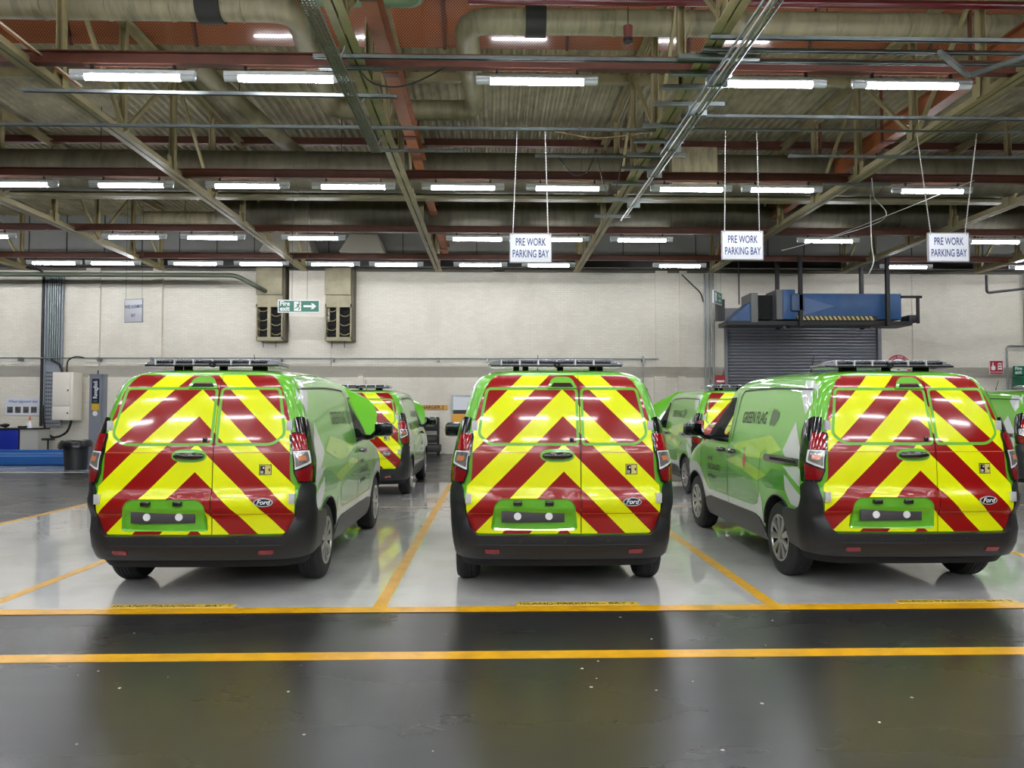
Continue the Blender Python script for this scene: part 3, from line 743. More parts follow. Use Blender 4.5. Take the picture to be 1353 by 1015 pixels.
def make_van():
    V = empty('delivery_van')
    make_body(V)
    # ---------------- rear doors
    XS = 0.135; G = 0.004
    zt = 1.728
    edge = [(.70, .488), (.735, .52), (.755, .60), (.763, .68), (.763, .86), (.728, .905), (.722, 1.0), (.715, 1.26), (.70, 1.36), (.665, 1.50), (.62, 1.62), (.575, 1.69), (.53, zt)]
    recess = rpoly([(-.575, .512), (-.545, .72), (-.50, .765), (.035, .765), (.085, .72), (.108, .512)], [.03, .03, .05, .05, .03, .03])
    left = rpoly([(XS - G, .488), (XS - G, zt)] + [(-x, z) for x, z in edge[::-1]], [0, 0, .05] + [.02] * 11 + [.05])
    right = rpoly([(XS + G, zt), (XS + G, .488)] + edge, [0, 0, .05] + [.02] * 11 + [.05])
    dl = rear_patch('rear_door', left, M_CHEV, V, .012, .014, .045, [recess]); dl['label'] = 'wider rear door with plate recess and handle'
    dr = rear_patch('rear_door', right, M_CHEV, V, .012, .014, .045); dr['label'] = 'narrower rear door with badge'
    # green edging strip around the doors is the body showing; dark gap behind the split
    MB().add([rearP(XS + dx, z) + Vector((0, -.001, 0)) for z in np.linspace(.49, 1.75, 30) for dx in (-.006, .006)],
             [(2 * i, 2 * i + 1, 2 * i + 3, 2 * i + 2) for i in range(29)]).build('door_gap', M_SEAM, V, fix=False)
    # green header over the doors
    wl = rpoly([(XS - .025, 1.618), (XS - .025, 1.19), (-.585, 1.19), (-.665, 1.262), (-.655, 1.33), (-.60, 1.618)], [.03, .02, .05, .05, .05, .03])
    wr_ = rpoly([(XS + .025, 1.19), (XS + .025, 1.618), (.60, 1.618), (.655, 1.33), (.665, 1.262), (.585, 1.19)], [.02, .03, .03, .05, .05, .05])
    for d, pl in ((dl, wl), (dr, wr_)):
        rear_patch('window_surround', inset(pl, -.016), M_GREEN, d, .0145, .004, .05)
        rear_patch('rear_window', inset(pl, .006), M_CHEVG, d, .017, .004, .05)
    # thin lines where the decal sheets meet and a painted shade line along the crease
    for zz in (1.122, .655, .792):
        for d, (a, b) in ((dl, (-.715 if zz > 1 else -.755, XS - .008)), (dr, (XS + .008, .715 if zz > 1 else .755))):
            if zz < 1 and d is dl:
                segs = [(a, -.57), (.11, b)] if zz < .7 else [(a, b)]
            else: segs = [(a, b)]
            for a2, b2 in segs:
                rear_patch('joint_and_crease_shade', [(a2, zz - .0022), (b2, zz - .0022), (b2, zz + .0022), (a2, zz + .0022)], mat('joint_crease_shade_line', (205, 120, 70), .35), d, .0132, 0, .04)
    # number plate recess
    rec_in = inset(recess, .035)
    k = len(recess); mbr = MB()
    dd = dens(recess, .045)
    outer = [rearP(x, z) + Vector((0, -.012, 0)) for x, z in recess]
    inn = [rearP(x, z) + Vector((0, .03 if z > .6 else .012, 0)) for x, z in rec_in]
    mbr.add(outer + inn, [(i, (i + 1) % k, (i + 1) % k + k, i + k) for i in range(k)] + [tuple(range(k, 2 * k))])
    pr = mbr.build('plate_recess', M_GREEN, dl, smooth=35)
    pr.data.flip_normals() if False else None
    def plane_y(y): return lambda x, z: (x, y, z)
    box_obj('number_plate_holder', (-.49, .078, .578), (.005, .092, .668), M_PLATE, dl, .003)
    for cx in (-.365, -.118):
        MB().lathe([(0, .001), (0, .028), (.006, .030)], 20, 'Y', (cx, .0735, .624)).build('fixing_pad', M_INKW, dl, smooth=40)
        box_obj('plate_lamp', (cx - .034, .030, .712), (cx + .034, .10, .748), M_GLOSSBLK, dl, .006)
    # handle: dished oval with a dark grip
    ov = [(-.05 + .135 * math.copysign(abs(math.cos(t)) ** .7, math.cos(t)), 1.098 + .05 * math.copysign(abs(math.sin(t)) ** .85, math.sin(t))) for t in [2 * math.pi * i / 36 for i in range(36)]]
    rear_patch('handle_dish', ov, M_GREEN, dl, .0145, .004, .04)
    hg = MB(); rr_ = [.012, .024, .029, .031, .030, .031, .029, .024, .012]
    hg.tube([rearP(-.05 + dx, 1.098) + Vector((0, -.018 - .008 * (1 - abs(dx) / .12), 0)) for dx in (-.118, -.095, -.06, -.03, 0, .03, .06, .095, .118)], rr_, 12)
    hg.build('door_handle', M_GLOSSBLK, dl, smooth=50)
    box_obj('window_lock', (.048, rearY(.07, 1.22) - .03, 1.205), (.082, rearY(.07, 1.22), 1.245), M_GLOSSBLK, dl, .006)
    # high-level brake lamp with its green hood
    hl = rpoly([(-.12, 1.622), (.12, 1.622), (.085, 1.69), (.05, 1.708), (-.05, 1.708), (-.085, 1.69)], [.01, .01, .02, .02, .02, .02])
    rear_patch('brake_lamp_hood', hl, M_GREEN, dl, .03, .03, .04)
    rear_patch('brake_lamp', rpoly([(-.092, 1.630), (.092, 1.630), (.07, 1.662), (-.07, 1.662)], .008), M_DARK, dl, .032, .006, .04)
    rear_patch('brake_lamp_lens', rpoly([(-.068, 1.652), (.068, 1.652), (.063, 1.660), (-.063, 1.660)], .003), M_RED, dl, .034, .004, .04)
    # camera sticker
    def onrear(x0, z0, off):
        return lambda x, z: rearP(x0 + x, z0 + z) + Vector((0, -off, 0))
    rear_patch('camera_sticker', [(.49, .948), (.585, .948), (.585, 1.03), (.49, 1.03)], M_GLOSSBLK, dr, .0135, .001, .05)
    rear_patch('sticker_field', [(.495, .953), (.58, .953), (.58, 1.025), (.495, 1.025)], mat('sticker_yellow', (205, 190, 110), .4), dr, .0145, .001, .05)
    rear_patch('camera_symbol', [(.50, .957), (.536, .957), (.536, 1.02), (.50, 1.02)], M_GLOSSBLK, dr, .0155, .001, .05)
    MB().lathe([(0, .005), (0, .010)], 16, 'Y', tuple(onrear(.515, .972, .0165)(0, 0))).build('lens_symbol', M_INKW, dr)
    MB().lathe([(0, .003), (0, .007)], 16, 'Y', tuple(onrear(.526, 1.005, .0165)(0, 0))).build('lens_symbol', M_INKW, dr)
    rear_patch('flash_symbol', [(.562, .985), (.574, .975), (.574, 1.0), (.562, .995)], M_GLOSSBLK, dr, .0155, .001, .05)
    # oval badge
    el = lambda a, b: [(.535 + a * math.cos(2 * math.pi * i / 32), .738 + b * math.sin(2 * math.pi * i / 32)) for i in range(32)]
    bd = rear_patch('maker_badge', el(.074, .033), M_CHROME, dr, .021, .008, .04)
    rear_patch('badge_field', el(.066, .027), M_NAVY, dr, .022, .001, .04)
    text_obj('badge_script', 'Ford', .052, onrear(.535, .738, .0235), M_INKW, dr, bold=.001, shear=.35)
    # hinges
    for s in (-1, 1):
        for z, x in ((.765, .752), (1.335, .705)):
            p = rearP(s * x, z)
            h = MB().box((p.x - .022, p.y - .028, z - .038), (p.x + .022, p.y + .01, z + .038)); h.box((p.x - .012, p.y - .036, z - .022), (p.x + .012, p.y - .028, z + .022))
            h.build('door_hinge', M_CHROME, V)
    # ---------------- bumper
    bp = [(-1.70, .88), (-1.42, .90), (-1.30, .83), (-1.285, .62), (-1.22, .52), (-1.10, .478), (0, .478), (1.10, .478), (1.22, .52), (1.285, .62), (1.30, .83), (1.42, .90), (1.70, .88), (1.86, .84),
          (1.94, .70), (2.02, .635), (2.28, .62), (2.30, .58), (2.215, .40), (2.2, .33), (1.9, .305), (1.0, .302), (-1.0, .302), (-1.9, .305), (-2.2, .33), (-2.215, .40), (-2.30, .58), (-2.28, .62), (-2.02, .635), (-1.94, .70), (-1.86, .84)]
    def bumpP(t, z):
        p = wrapP(t, z); a = abs(t)
        pro = .0 if z > .62 else min(1, (.62 - z) / .10)
        k = pro * (1 if z > .38 else (z - .25) / .13)
        n = Vector((p.x * .25 if a > .95 else 0, -1 if a < 1.6 else -.4, 0))
        if a > 1.8: n = Vector((math.copysign(.25, t), 0, 0))
        return p + n * (.045 * max(0, k)) * (1 if a < 1.5 else max(.25, (2.1 - a) / .6))
    bo = patch_mb(rpoly(bp, .02, 2), bumpP, .022, .05, .06).build('rear_bumper', M_PLAST, V, smooth=45, fix=False)
    # a step line along the bumper and the two reflectors
    MB().tube([bumpP(t, .405) + Vector((0, -.018, 0)) for t in np.linspace(-1.2, 1.2, 25)], .006, 6).build('bumper_step', M_PLAST, V, smooth=60)
    for s in (-1, 1):
        a = [(s * .83, .345), (s * 1.0, .345), (s * 1.0, .375), (s * .83, .375)]
        patch_mb(a if s > 0 else a[::-1], bumpP, .026, .01, .04).build('bumper_reflector', M_RED, V, fix=False)
    for t in (-.55, .0, .55):
        p = bumpP(t, .435); MB().lathe([(-.026, .001), (-.026, .011), (-.02, .013)], 14, 'Y', tuple(p)).build('parking_sensor', M_PLAST, V, smooth=40)
    # ---------------- tail lamps
    for s in (-1, 1):
        def P(pl): return pl if s > 0 else mirror(pl)[::-1]
        L = wrap_patch('tail_lamp', rpoly(P([(1.48, .875), (1.82, .875), (2.02, 1.10), (2.04, 1.28), (2.0, 1.37), (1.62, 1.40), (1.36, 1.395), (1.33, 1.28), (1.15, 1.27), (1.11, 1.24), (1.13, .97), (1.26, .885)]), .02), M_GLOSSBLK, V, .022, .03, .05)
        wrap_patch('red_lens', rpoly(P([(1.17, 1.135), (1.62, 1.135), (1.60, 1.265), (1.20, 1.265)]), .02), M_REDL, L, .028, .008, .04)
        wrap_patch('lens_frame', rpoly(P([(1.17, .985), (1.66, 1.035), (1.68, 1.13), (1.17, 1.13)]), .015), M_WHITETRIM, L, .027, .008, .04)
        wrap_patch('clear_lens', rpoly(P([(1.19, 1.005), (1.60, 1.048), (1.60, 1.12), (1.19, 1.12)]), .015), M_CLEAR, L, .030, .006, .04)
        wrap_patch('indicator_bulb', rpoly(P([(1.27, 1.055), (1.5, 1.055), (1.5, 1.09), (1.27, 1.09)]), .015), M_AMBER, L, .032, .004, .04)
        wrap_patch('red_lens', rpoly(P([(1.28, .895), (1.66, .895), (1.72, 1.02), (1.19, .975), (1.19, .955)]), .02), M_RED, L, .028, .008, .04)
    # ---------------- sides
    ra = arch_poly(WHEEL_Y[0], .39, .36); fa = arch_poly(WHEEL_Y[1], .39, .36)
    for s in (-1, 1):
        # sill cladding between the arches
        rf_, ff = ra[-1], fa[0]
        side_patch('sill_cladding', s, rpoly([(1.16, .235), (3.12, .235), (3.10, .36), (3.06, .43), (2.9, .455), (1.42, .455), (1.28, .43), (1.19, .36)], .03), M_PLAST, V, .014, .03)
        # white stripe above the sill, rising into the arches
        st = [(1.195, .36), (1.285, .432), (1.42, .46), (2.9, .46), (3.06, .435), (3.105, .36)] + [(y, z) for y, z in arch_poly(WHEEL_Y[1], .385, .36, 24)[1:-1]] + \
             [(3.90, .40), (3.93, .62), (3.80, .75), (3.62, .82), (3.40, .815), (3.22, .75), (3.05, .60), (2.92, .53), (1.44, .53), (1.32, .56), (1.24, .68), (1.195, .60)]
        side_patch('white_stripe', s, st, M_WHITE, V, .003)
        # geometric decals
        side_patch('white_decal', s, [(.40, 1.42), (.60, 1.60), (.60, 1.69), (.36, 1.69), (.30, 1.56)], M_WHITE, V, .003)
        side_patch('white_decal', s, [(.33, 1.10), (.56, 1.36), (.72, 1.10), (.52, .98), (.34, .94)], M_WHITE, V, .003)
        side_patch('white_decal', s, [(.30, .82), (.30, .97), (.68, .97), (.52, .90)], M_WHITE, V, .0034)
        side_patch('white_decal', s, [(.29, .645), (.29, .75), (.64, .90), (.62, .77), (.50, .655)], M_WHITE, V, .003)
        side_patch('lime_decal', s, [(.74, 1.10), (1.05, 1.22), (1.60, 1.16), (2.10, 1.08), (1.60, .99), (1.2, 1.0)], M_LIME, V, .003)
        side_patch('lime_decal', s, [(1.05, .86), (1.9, .98), (2.3, .92), (1.75, .86), (1.3, .78)], M_LIME, V, .003)
        side_patch('deep_green_decal', s, [(1.30, .545), (1.36, .75), (2.2, .84), (3.0, .75), (2.9, .55)], M_DKGREEN, V, .002)
        side_patch('deep_green_decal', s, [(.58, .76), (.60, .94), (.95, .92), (1.2, .78), (1.05, .74), (.8, .75)], M_DKGREEN, V, .002)
        # panel lines
        def line(pts, w=.005, m_=M_SEAM, nm='panel_line'):
            t = MB()
            for a, b in zip(pts[:-1], pts[1:]):
                n = max(1, int(math.dist(a, b) / .08)); d = Vector((b[0] - a[0], b[1] - a[1])).normalized(); q = Vector((-d.y, d.x)) * w
                L_, R_ = [], []
                for i in range(n + 1):
                    c = Vector(a) + (Vector(b) - Vector(a)) * i / n
                    for arr, e in ((L_, q), (R_, -q)):
                        p = sideF(s)(s * (c.x + e.x), c.y + e.y); arr.append(p + Vector((s * .0038, 0, 0)))
                t.add(L_ + R_, [(i, i + 1, i + n + 2, i + n + 1) for i in range(n)])
            t.build(nm, m_, V, fix=False)
        line([(2.22, .46), (2.22, 1.10), (2.24, 1.62)])
        line([(1.28, .62), (1.24, 1.0), (1.22, 1.05)], .004) if s < 0 else None
        line([(3.20, .60), (3.24, .9), (3.20, 1.12)])
        line([(.36, 1.625), (1.4, 1.635), (2.08, 1.63), (2.14, 1.58), (2.14, 1.12)], .008, M_SEAM, 'stamped_panel_edge')
        if s < 0:
            rp = [(.345, .985), (1.12, .985), (1.16, 1.01), (1.12, 1.05), (.345, 1.05)]
            side_patch('sliding_door_rail', s, rpoly(rp, .012), M_GLOSSBLK, V, .008, .012)
            side_patch('rail_slot', s, rpoly([(.40, 1.005), (.98, 1.005), (.98, 1.032), (.40, 1.032)], .008), M_DARK, V, .010, .004)
        # fuel flap outline only shows as a thin line
        # door handles
        for yy in ((2.06, 2.42) if s < 0 else (2.42,)):
            p = sideF(s)(s * yy, 1.02); h = MB()
            h.tube([p + Vector((s * a, b, c)) for a, b, c in ((.0, -.085, .005), (.03, -.085, .005), (.045, 0, 0), (.03, .085, -.005), (.0, .095, -.005))], [.016, .025, .028, .025, .016], 10)
            h.build('side_door_handle', M_GLOSSBLK, V, smooth=50)
        # door glass, black lower edge and A-pillar trim
        side_patch('door_window', s, inset(DOORWIN, -.004), M_GLASS, V, -.004)
        fr = [(2.26, 1.105), (3.20, 1.105), (3.20, 1.135), (2.26, 1.135)]
        side_patch('window_seal', s, fr, M_GLOSSBLK, V, .004, .006)
        side_patch('window_seal', s, [(3.17, 1.13), (3.24, 1.13), (2.70, 1.60), (2.64, 1.585), (2.66, 1.57)], M_GLOSSBLK, V, .004, .006)
        # mirror
        mr = MB(); base = sideF(s)(s * 3.12, 1.14)
        mr.tube([base + Vector((s * -.02, 0, -.01)), base + Vector((s * .06, -.01, .0)), base + Vector((s * .12, -.02, .05))], [.035, .03, .04], 10)
        mo = mr.build('door_mirror', M_GLOSSBLK, V, smooth=60)
        hb = box_obj('mirror_housing', (-.11, -.05, -.085), (.11, .07, .085), M_GLOSSBLK, mo, .045)
        hb.location = base + Vector((s * .20, -.02, .085))
        gl = box_obj('mirror_glass', (-.095, -.058, -.07), (.095, -.048, .07), mat('mirror_glass', (40, 46, 46), .03, metal=.9), mo, .004); gl.location = hb.location
        # lettering
        def st_fn(y0, z0, off=.0042):
            # text runs towards the front on the right side, towards the rear on the left
            return lambda a, b: sideF(s)(s * (y0 + s * a), z0 + b) + Vector((s * off, 0, 0))
        text_obj('lettering', 'GREEN FLAG', .165, st_fn(1.60, 1.375), M_INK, V, sx=.72, bold=.002)
        em = [(-.10, -.05), (-.07, -.08), (-.02, -.055), (.02, -.085), (.06, -.03), (.10, .0), (.09, .06), (.05, .045), (.02, .085), (-.02, .05), (-.05, .09), (-.09, .04)]
        MB().add([st_fn(1.60 + s * .53, 1.385)(*p) for p in em], [tuple(range(len(em)))]).build('flag_emblem', M_GREYINK, V, fix=False)
        for tx, sz, zz, o_ in (('just call', .075, .905, .0), ('0345 246 2772', .095, .80, .0), ('greenflag.com', .07, .70, .0)):
            text_obj('lettering', tx, sz, st_fn(2.95 if s < 0 else 2.35, zz), M_INK, V, align='LEFT', sx=.82, bold=.002)
        side_patch('warning_diamond', s, [(1.68, .86), (1.73, .95), (1.68, 1.04), (1.63, .95)] if s > 0 else [(1.68, .86), (1.63, .95), (1.68, 1.04), (1.73, .95)][::-1], M_REDDIA, V, .005) if s < 0 else None
        for yc in WHEEL_Y: make_wheel(V, yc, s)
        # arch lips
        for yc in WHEEL_Y:
            ap = [sideF(s)(s * y, max(z, .30)) + Vector((s * .004, 0, 0)) for y, z in arch_poly(yc, .378, .40, 24)]
            MB().tube(ap, .009, 6).build('arch_lip', M_PLAST, V, smooth=60)
    # ---------------- windscreen, bonnet line, interior
    wsp = []
    for i in range(13):
        z = 1.135 + (1.615 - 1.135) * i / 12
        for j in range(13):
            x = (-.70 + .115 * i / 12) + (1.40 - .23 * i / 12) * j / 12
            xf = max(Wz(z) - Rf(z), .01); yy = Yf(z) - .12 * min(1.6, (x / xf) ** 2) + .004
            wsp.append((x, yy, z))
    MB().add(wsp, [(i * 13 + j, i * 13 + j + 1, (i + 1) * 13 + j + 1, (i + 1) * 13 + j) for i in range(12) for j in range(12)]).build('windscreen', M_GLASS, V, smooth=60)
    for cx in (-.36, .36):
        st = box_obj('seat_back', (cx - .20, 2.42, 1.06), (cx + .20, 2.52, 1.30), M_SEAT, V, .05)
        box_obj('headrest', (cx - .12, 2.42, 1.30), (cx + .12, 2.51, 1.47), M_SEAT, st, .045)
    MB().lathe([(-.012, .165), (0, .178), (.012, .165), (0, .152)], 28, 'Y', (.36, 2.93, 1.17), close=True).build('steering_wheel', M_CAB, V, smooth=60)
    # front: grille, headlamps, front bumper
    def frontP(x, z):
        xf = max(Wz(z) - Rf(z), .01); a = abs(x)
        y = Yf(z) - .12 * min(1, (a / xf) ** 2) if a < xf else Yf(z) - .12 - Rf(z) * 1.1 * (1 - math.sqrt(max(0, 1 - ((a - xf) / Rf(z)) ** 2)))
        return Vector((x, y, z))
    ff2 = lambda u, v: frontP(-u, v)
    patch_mb(rpoly([(-.45, .52), (.45, .52), (.40, .80), (-.40, .80)], .04), ff2, .006, .01, .06).build('front_grille', M_GLOSSBLK, V, smooth=40, fix=False)
    patch_mb(rpoly([(-.72, .27), (.72, .27), (.72, .46), (-.72, .46)], .05), ff2, .012, .02, .06).build('front_bumper', M_PLAST, V, smooth=40, fix=False)
    for s in (-1, 1):
        a = [(s * .44, .72), (s * .74, .72), (s * .74, .84), (s * .44, .80)]
        patch_mb(a if s > 0 else a[::-1], ff2, .006, .01, .05).build('headlamp', M_CLEAR, V, smooth=40, fix=False)
    # ---------------- underside
    u = MB(); u.tube([(-.62, .80, .30), (.62, .80, .30)], .045, 10); u.box((-.42, .18, .25), (.18, .34, .335)); u.tube([(.10, .3, .27), (.3, .9, .27), (.3, 3.0, .27)], .03, 8)
    u.build('rear_axle', M_DARK, V)
    # ---------------- light bar on the roof
    zb = 1.835; yb = .62
    lb = MB(); sec = [(-.15, 0), (.15, 0), (.15, .018), (.11, .046), (-.11, .046), (-.15, .018)]
    xs = [(-.60, .35), (-.56, .75), (-.50, 1), (.44, 1), (.50, .75), (.55, .35)]
    vs = [(x, yb + a * (.6 + .4 * k2), zb + b * k2 + .004 * (1 - k2)) for x, k2 in xs for a, b in sec]
    fs = [(i * 6 + j, i * 6 + (j + 1) % 6, (i + 1) * 6 + (j + 1) % 6, (i + 1) * 6 + j) for i in range(5) for j in range(6)] + [tuple(range(6)), tuple(range(35, 29, -1))]
    lo = lb.add(vs, fs).build('light_bar', mat('light_bar_lens', (150, 154, 162), .15, coat=1.0, metal=.4), V)
    box_obj('light_bar_base', (-.58, yb - .155, zb - .012), (.53, yb + .155, zb + .002), M_GLOSSBLK, lo)
    for i in range(6):
        x0 = -.49 + i * .156
        box_obj('light_module', (x0 + .012, yb - .158, zb + .014), (x0 + .144, yb - .13, zb + .036), mat('led_module', (32, 34, 38), .2, metal=.3, var=.6, scale=60, stretch=(4, .2, .2)), lo, .003)
        box_obj('module_divider', (x0 - .004, yb - .162, zb + .0), (x0 + .006, yb + .12, zb + .05), M_CHROME, lo)
    box_obj('light_module_top', (-.48, yb - .12, zb + .044), (.43, yb + .12, zb + .050), mat('light_bar_chrome_top', (196, 200, 206), .2, metal=.7), lo, .002)
    for x in (-.36, -.28, .02, .30, .36):
        box_obj('mount_foot', (x - .025, yb - .035, 1.775), (x + .025, yb + .03, zb - .010), M_DARK, lo)
    MB().lathe([(-.16, .001), (-.172, .016), (-.165, .026), (-.14, .028)], 16, 'Y', (-.02, yb, zb + .006)).build('bar_camera', M_DARK, lo, smooth=40)
    MB().tube([(-.10, 1.9, 1.80), (-.10, 1.86, 1.90), (-.10, 1.80, 2.02)], [.012, .005, .003], 6).build('roof_aerial', M_DARK, V)
    return V

def raised_bonnet(V):
    """open bonnet standing up in front of the windscreen"""
    hinge = Vector((0, 3.60, 1.10)); rows = []
    nu, nv = 12, 10
    def pt(u, v, off=0.0):
        a = u * 2 - 1                                  # across
        w = .83 * (1 - .5 * max(0, (v - .40) / .60) ** 2.6)
        ln = .86 * v
        q = .07 * (1 - a * a) + off                    # crown
        ang = math.radians(57)
        y = hinge.y + ln * math.cos(ang) + q * math.sin(ang) * -1
        z = hinge.z + ln * math.sin(ang) + q * math.cos(ang) - .10 * abs(a) ** 3.0 * v
        return (a * w, y, z)
    mb = MB()
    for off in (0.0, -.03):
        vs = [pt(i / nu, j / nv, off) for j in range(nv + 1) for i in range(nu + 1)]
        mb.add(vs, [(j * (nu + 1) + i, j * (nu + 1) + i + 1, (j + 1) * (nu + 1) + i + 1, (j + 1) * (nu + 1) + i) for j in range(nv) for i in range(nu)])
    n1 = (nu + 1) * (nv + 1)
    edge = [i for i in range(nu + 1)] + [(j + 1) * (nu + 1) + nu for j in range(nv)] + [nv * (nu + 1) + i for i in range(nu - 1, -1, -1)] + [j * (nu + 1) for j in range(nv - 1, 0, -1)]
    mb.f += [(edge[i], edge[(i + 1) % len(edge)], edge[(i + 1) % len(edge)] + n1, edge[i] + n1) for i in range(len(edge))]; mb.m += [0] * len(edge)
    b = mb.build('raised_bonnet', M_GREEN, V, smooth=40)
    MB().tube([(.45, 4.1, .95), (.40, 4.12, 1.60)], .008, 6).build('bonnet_prop', M_DARK, V)
    return b

van0 = make_van()
VANS = [
    ((-2.33, 5.82, 0), 'green van with red and yellow chevron doors, front row, in the bay marked 1', True),
    ((.555, 5.80, 0), 'green chevron van seen square from behind, middle of the front row', False),
    ((3.42, 5.83, 0), 'green chevron van of the front row showing its lettered side and closed bonnet', False),
    ((-2.30, 12.28, 0), 'green chevron van of the back row, behind the front-row van in bay 1', True),
    ((4.22, 12.20, 0), 'green chevron van with raised bonnet half hidden between the middle and right front vans', True),
    ((9.75, 12.20, 0), 'green van cut off by the picture edge, beyond the right front-row van', False),
]
for i, (loc, label, bonnet) in enumerate(VANS):
    v = van0 if i == 0 else copy_tree(van0)
    v.location = loc
    tag(v, label, 'van', 'chevron-backed green service vans')
    VANS[i] = v
for v, (l, _, b) in zip(VANS, [(0, 0, True), (0, 0, False), (0, 0, False), (0, 0, True), (0, 0, True), (0, 0, False)]):
    if b:
        raised_bonnet(v)

# ================================================================== SERVICES UNDER THE ROOF
def strut_mb(a, b, w=.041, h=.041):
    a, b = Vector(a), Vector(b); m = MB(); d = (b - a).normalized(); up = Vector((0, 0, 1)); sx = d.cross(up).normalized()
    m.beam(a - sx * (w / 2), b - sx * (w / 2), .005, h); m.beam(a + sx * (w / 2), b + sx * (w / 2), .005, h); m.beam(a + up * (h / 2), b + up * (h / 2), w, .005)
    return m
SZ = 5.765
STR = [((-6.25, 9.9, 5.69), (-1.30, 9.9, 5.66), 'bright galvanised channel just below the nearest lights, left part'),
       ((-7.6, 11.3, SZ), (2.5, 11.3, SZ), 'long galvanised channel crossing the left and middle trusses'),
       ((-2.2, 9.0, SZ), (6.9, 9.0, SZ), 'galvanised channel above the nearest row of lights'),
       ((2.5, 8.42, SZ), (6.6, 8.42, SZ), 'upper galvanised channel near the top right corner'),
       ((2.5, 8.72, SZ), (6.9, 8.72, SZ), 'second galvanised channel near the top right corner'),
       ((2.75, 10.72, SZ), (8.2, 10.72, SZ), 'galvanised channel above the third hanging sign'),
       ((-2.0, 12.3, SZ), (-.5, 12.3, SZ), 'short galvanised channel across the middle truss'),
       ((.7, 12.5, SZ), (2.9, 12.5, SZ), 'short galvanised channel with cable loops beside the conduit truss'),
       ((5.0, 12.4, SZ), (9.6, 12.4, SZ), 'dark galvanised channel behind the third hanging sign'),
       ((-2.2, 9.3, SZ), (-1.35, 9.3, SZ), 'stub of channel on the middle truss'),
       ((6.3, 13.95, SZ), (7.6, 13.95, SZ), 'stub of channel beside the right orange beam')]
for a, b, lab in STR:
    tag(strut_mb(a, b).build('channel_strut', M_GALV), lab, 'channel strut', 'galvanised channels under the trusses')
v = MB(); v.beam((5.30, 8.60, 5.716), (6.05, 9.22, 5.716), .05, .05); v.beam((6.05, 9.22, 5.716), (6.42, 8.70, 5.716), .05, .05)
tag(v.build('bracing_strut', M_GALV), 'V-shaped galvanised brace near the top right corner', 'brace')
# the rail from which the signs hang
tag(MB().tube([(2.6, 11.3, 5.79), (12, 11.3, 5.79)], .02, 8).build('sign_rail', M_GALV), 'thin grey rail holding two of the hanging signs', 'rail')
# perforated tray beside the middle truss
t = empty('cable_tray', (-1.89, 0, 0)); tag(t, 'perforated grey cable tray beside the middle truss', 'cable tray')
mt = mat('perforated_tray', (112, 112, 104), .45, metal=.2)
for s in (-1, 1): MB().box((s * .075 - .006, 7.2, 5.60), (s * .075 + .006, 11.95, 5.64)).build('tray_side', mt, t)
b = MB()
for i in range(95):
    y = 7.22 + i * .05; b.box((-.07, y, 5.605), (.07, y + .022, 5.612))
for x in (-.04, 0, .04): b.box((x - .008, 7.2, 5.604), (x + .008, 11.95, 5.613))
b.build('tray_floor', mt, t)['kind'] = 'stuff'
for y in (7.5, 8.8, 10.2, 11.7): MB().beam((.06, y, 5.63), (.12, y, 5.81), .02, .02).build('tray_hanger', mt, t)
# brackets on the conduit truss
for i, y in enumerate((8.9, 9.35, 9.75, 10.3, 11.1, 11.75, 12.4, 13.1, 14.0, 15.1, 16.4)):
    bb = MB().box((2.25, y - .03, 5.735), (3.05 if i % 3 else 3.25, y + .03, 5.79))
    if i % 2: bb.box((2.74, y - .02, 5.60), (3.0, y + .02, 5.74))
    o = bb.build('truss_bracket', M_GALV)
    tag(o, '%s bracket rung from the viewer on the conduit truss' % (ORD[i] if i < len(ORD) else 'last'), 'bracket', 'bracket rungs under the conduit truss')
for i, (dx, dz, y1) in enumerate(((0, 0, 16.2), (.055, .01, 16.0), (.11, .0, 13.0), (-.06, .02, 12.0))):
    tag(MB().tube([(2.82 + dx, 7.0, 5.62 + dz), (2.80 + dx, y1, 5.62 + dz)], .016, 8).build('conduit', M_CHAIN if i < 2 else M_GALV, None, smooth=60), ['bright conduit running back along the truss, inner one', 'bright conduit running back along the truss, outer one', 'dull outermost conduit along the truss', 'dull innermost conduit along the truss'][i], 'conduit', 'conduits along the truss')
for i, (dx, c) in enumerate(((.13, (176, 92, 50)), (.17, (210, 196, 180)))):
    tag(MB().tube([(-5.92 + dx, 7.0, 5.97), (-5.92 + dx, 10.4, 5.97)], .014, 8).build('conduit', mat('thin_pipe_%d' % i, c, .35)), ['thin orange conduit on the truss over bay 1', 'thin pale conduit beside the orange one'][i], 'conduit', 'conduits on the truss over bay 1')
# loose cables
def cable(pts, r, label, m=M_BLACKST, name='cable', n=24):
    P = [Vector(p) for p in pts]; out = []
    for i in range(len(P) - 1):
        p0, p1, p2, p3 = P[max(i - 1, 0)], P[i], P[i + 1], P[min(i + 2, len(P) - 1)]
        for j in range(8):
            t = j / 8; out.append(.5 * ((2 * p1) + (p2 - p0) * t + (2 * p0 - 5 * p1 + 4 * p2 - p3) * t * t + (3 * p1 - p0 - 3 * p2 + p3) * t ** 3))
    out.append(P[-1])
    return tag(MB().tube(out, r, 6).build(name, m, None, smooth=60), label, 'cable')
cable([(1.1, 12.5, 5.742), (1.35, 12.5, 5.45), (1.58, 12.5, 5.5), (1.7, 12.5, 5.742)], .01, 'shallow black cable loop under the short channel')
cable([(1.76, 12.5, 5.742), (1.9, 12.5, 5.2), (2.05, 12.5, 5.15), (2.2, 12.5, 5.742)], .01, 'deep black cable loop beside the conduit truss')
cable([(-1.72, 9.40, 5.79), (-1.5, 9.40, 5.60), (-1.1, 9.41, 5.60), (-.6, 9.42, 5.85)], .01, 'slack black cable between the middle truss and the light beam')
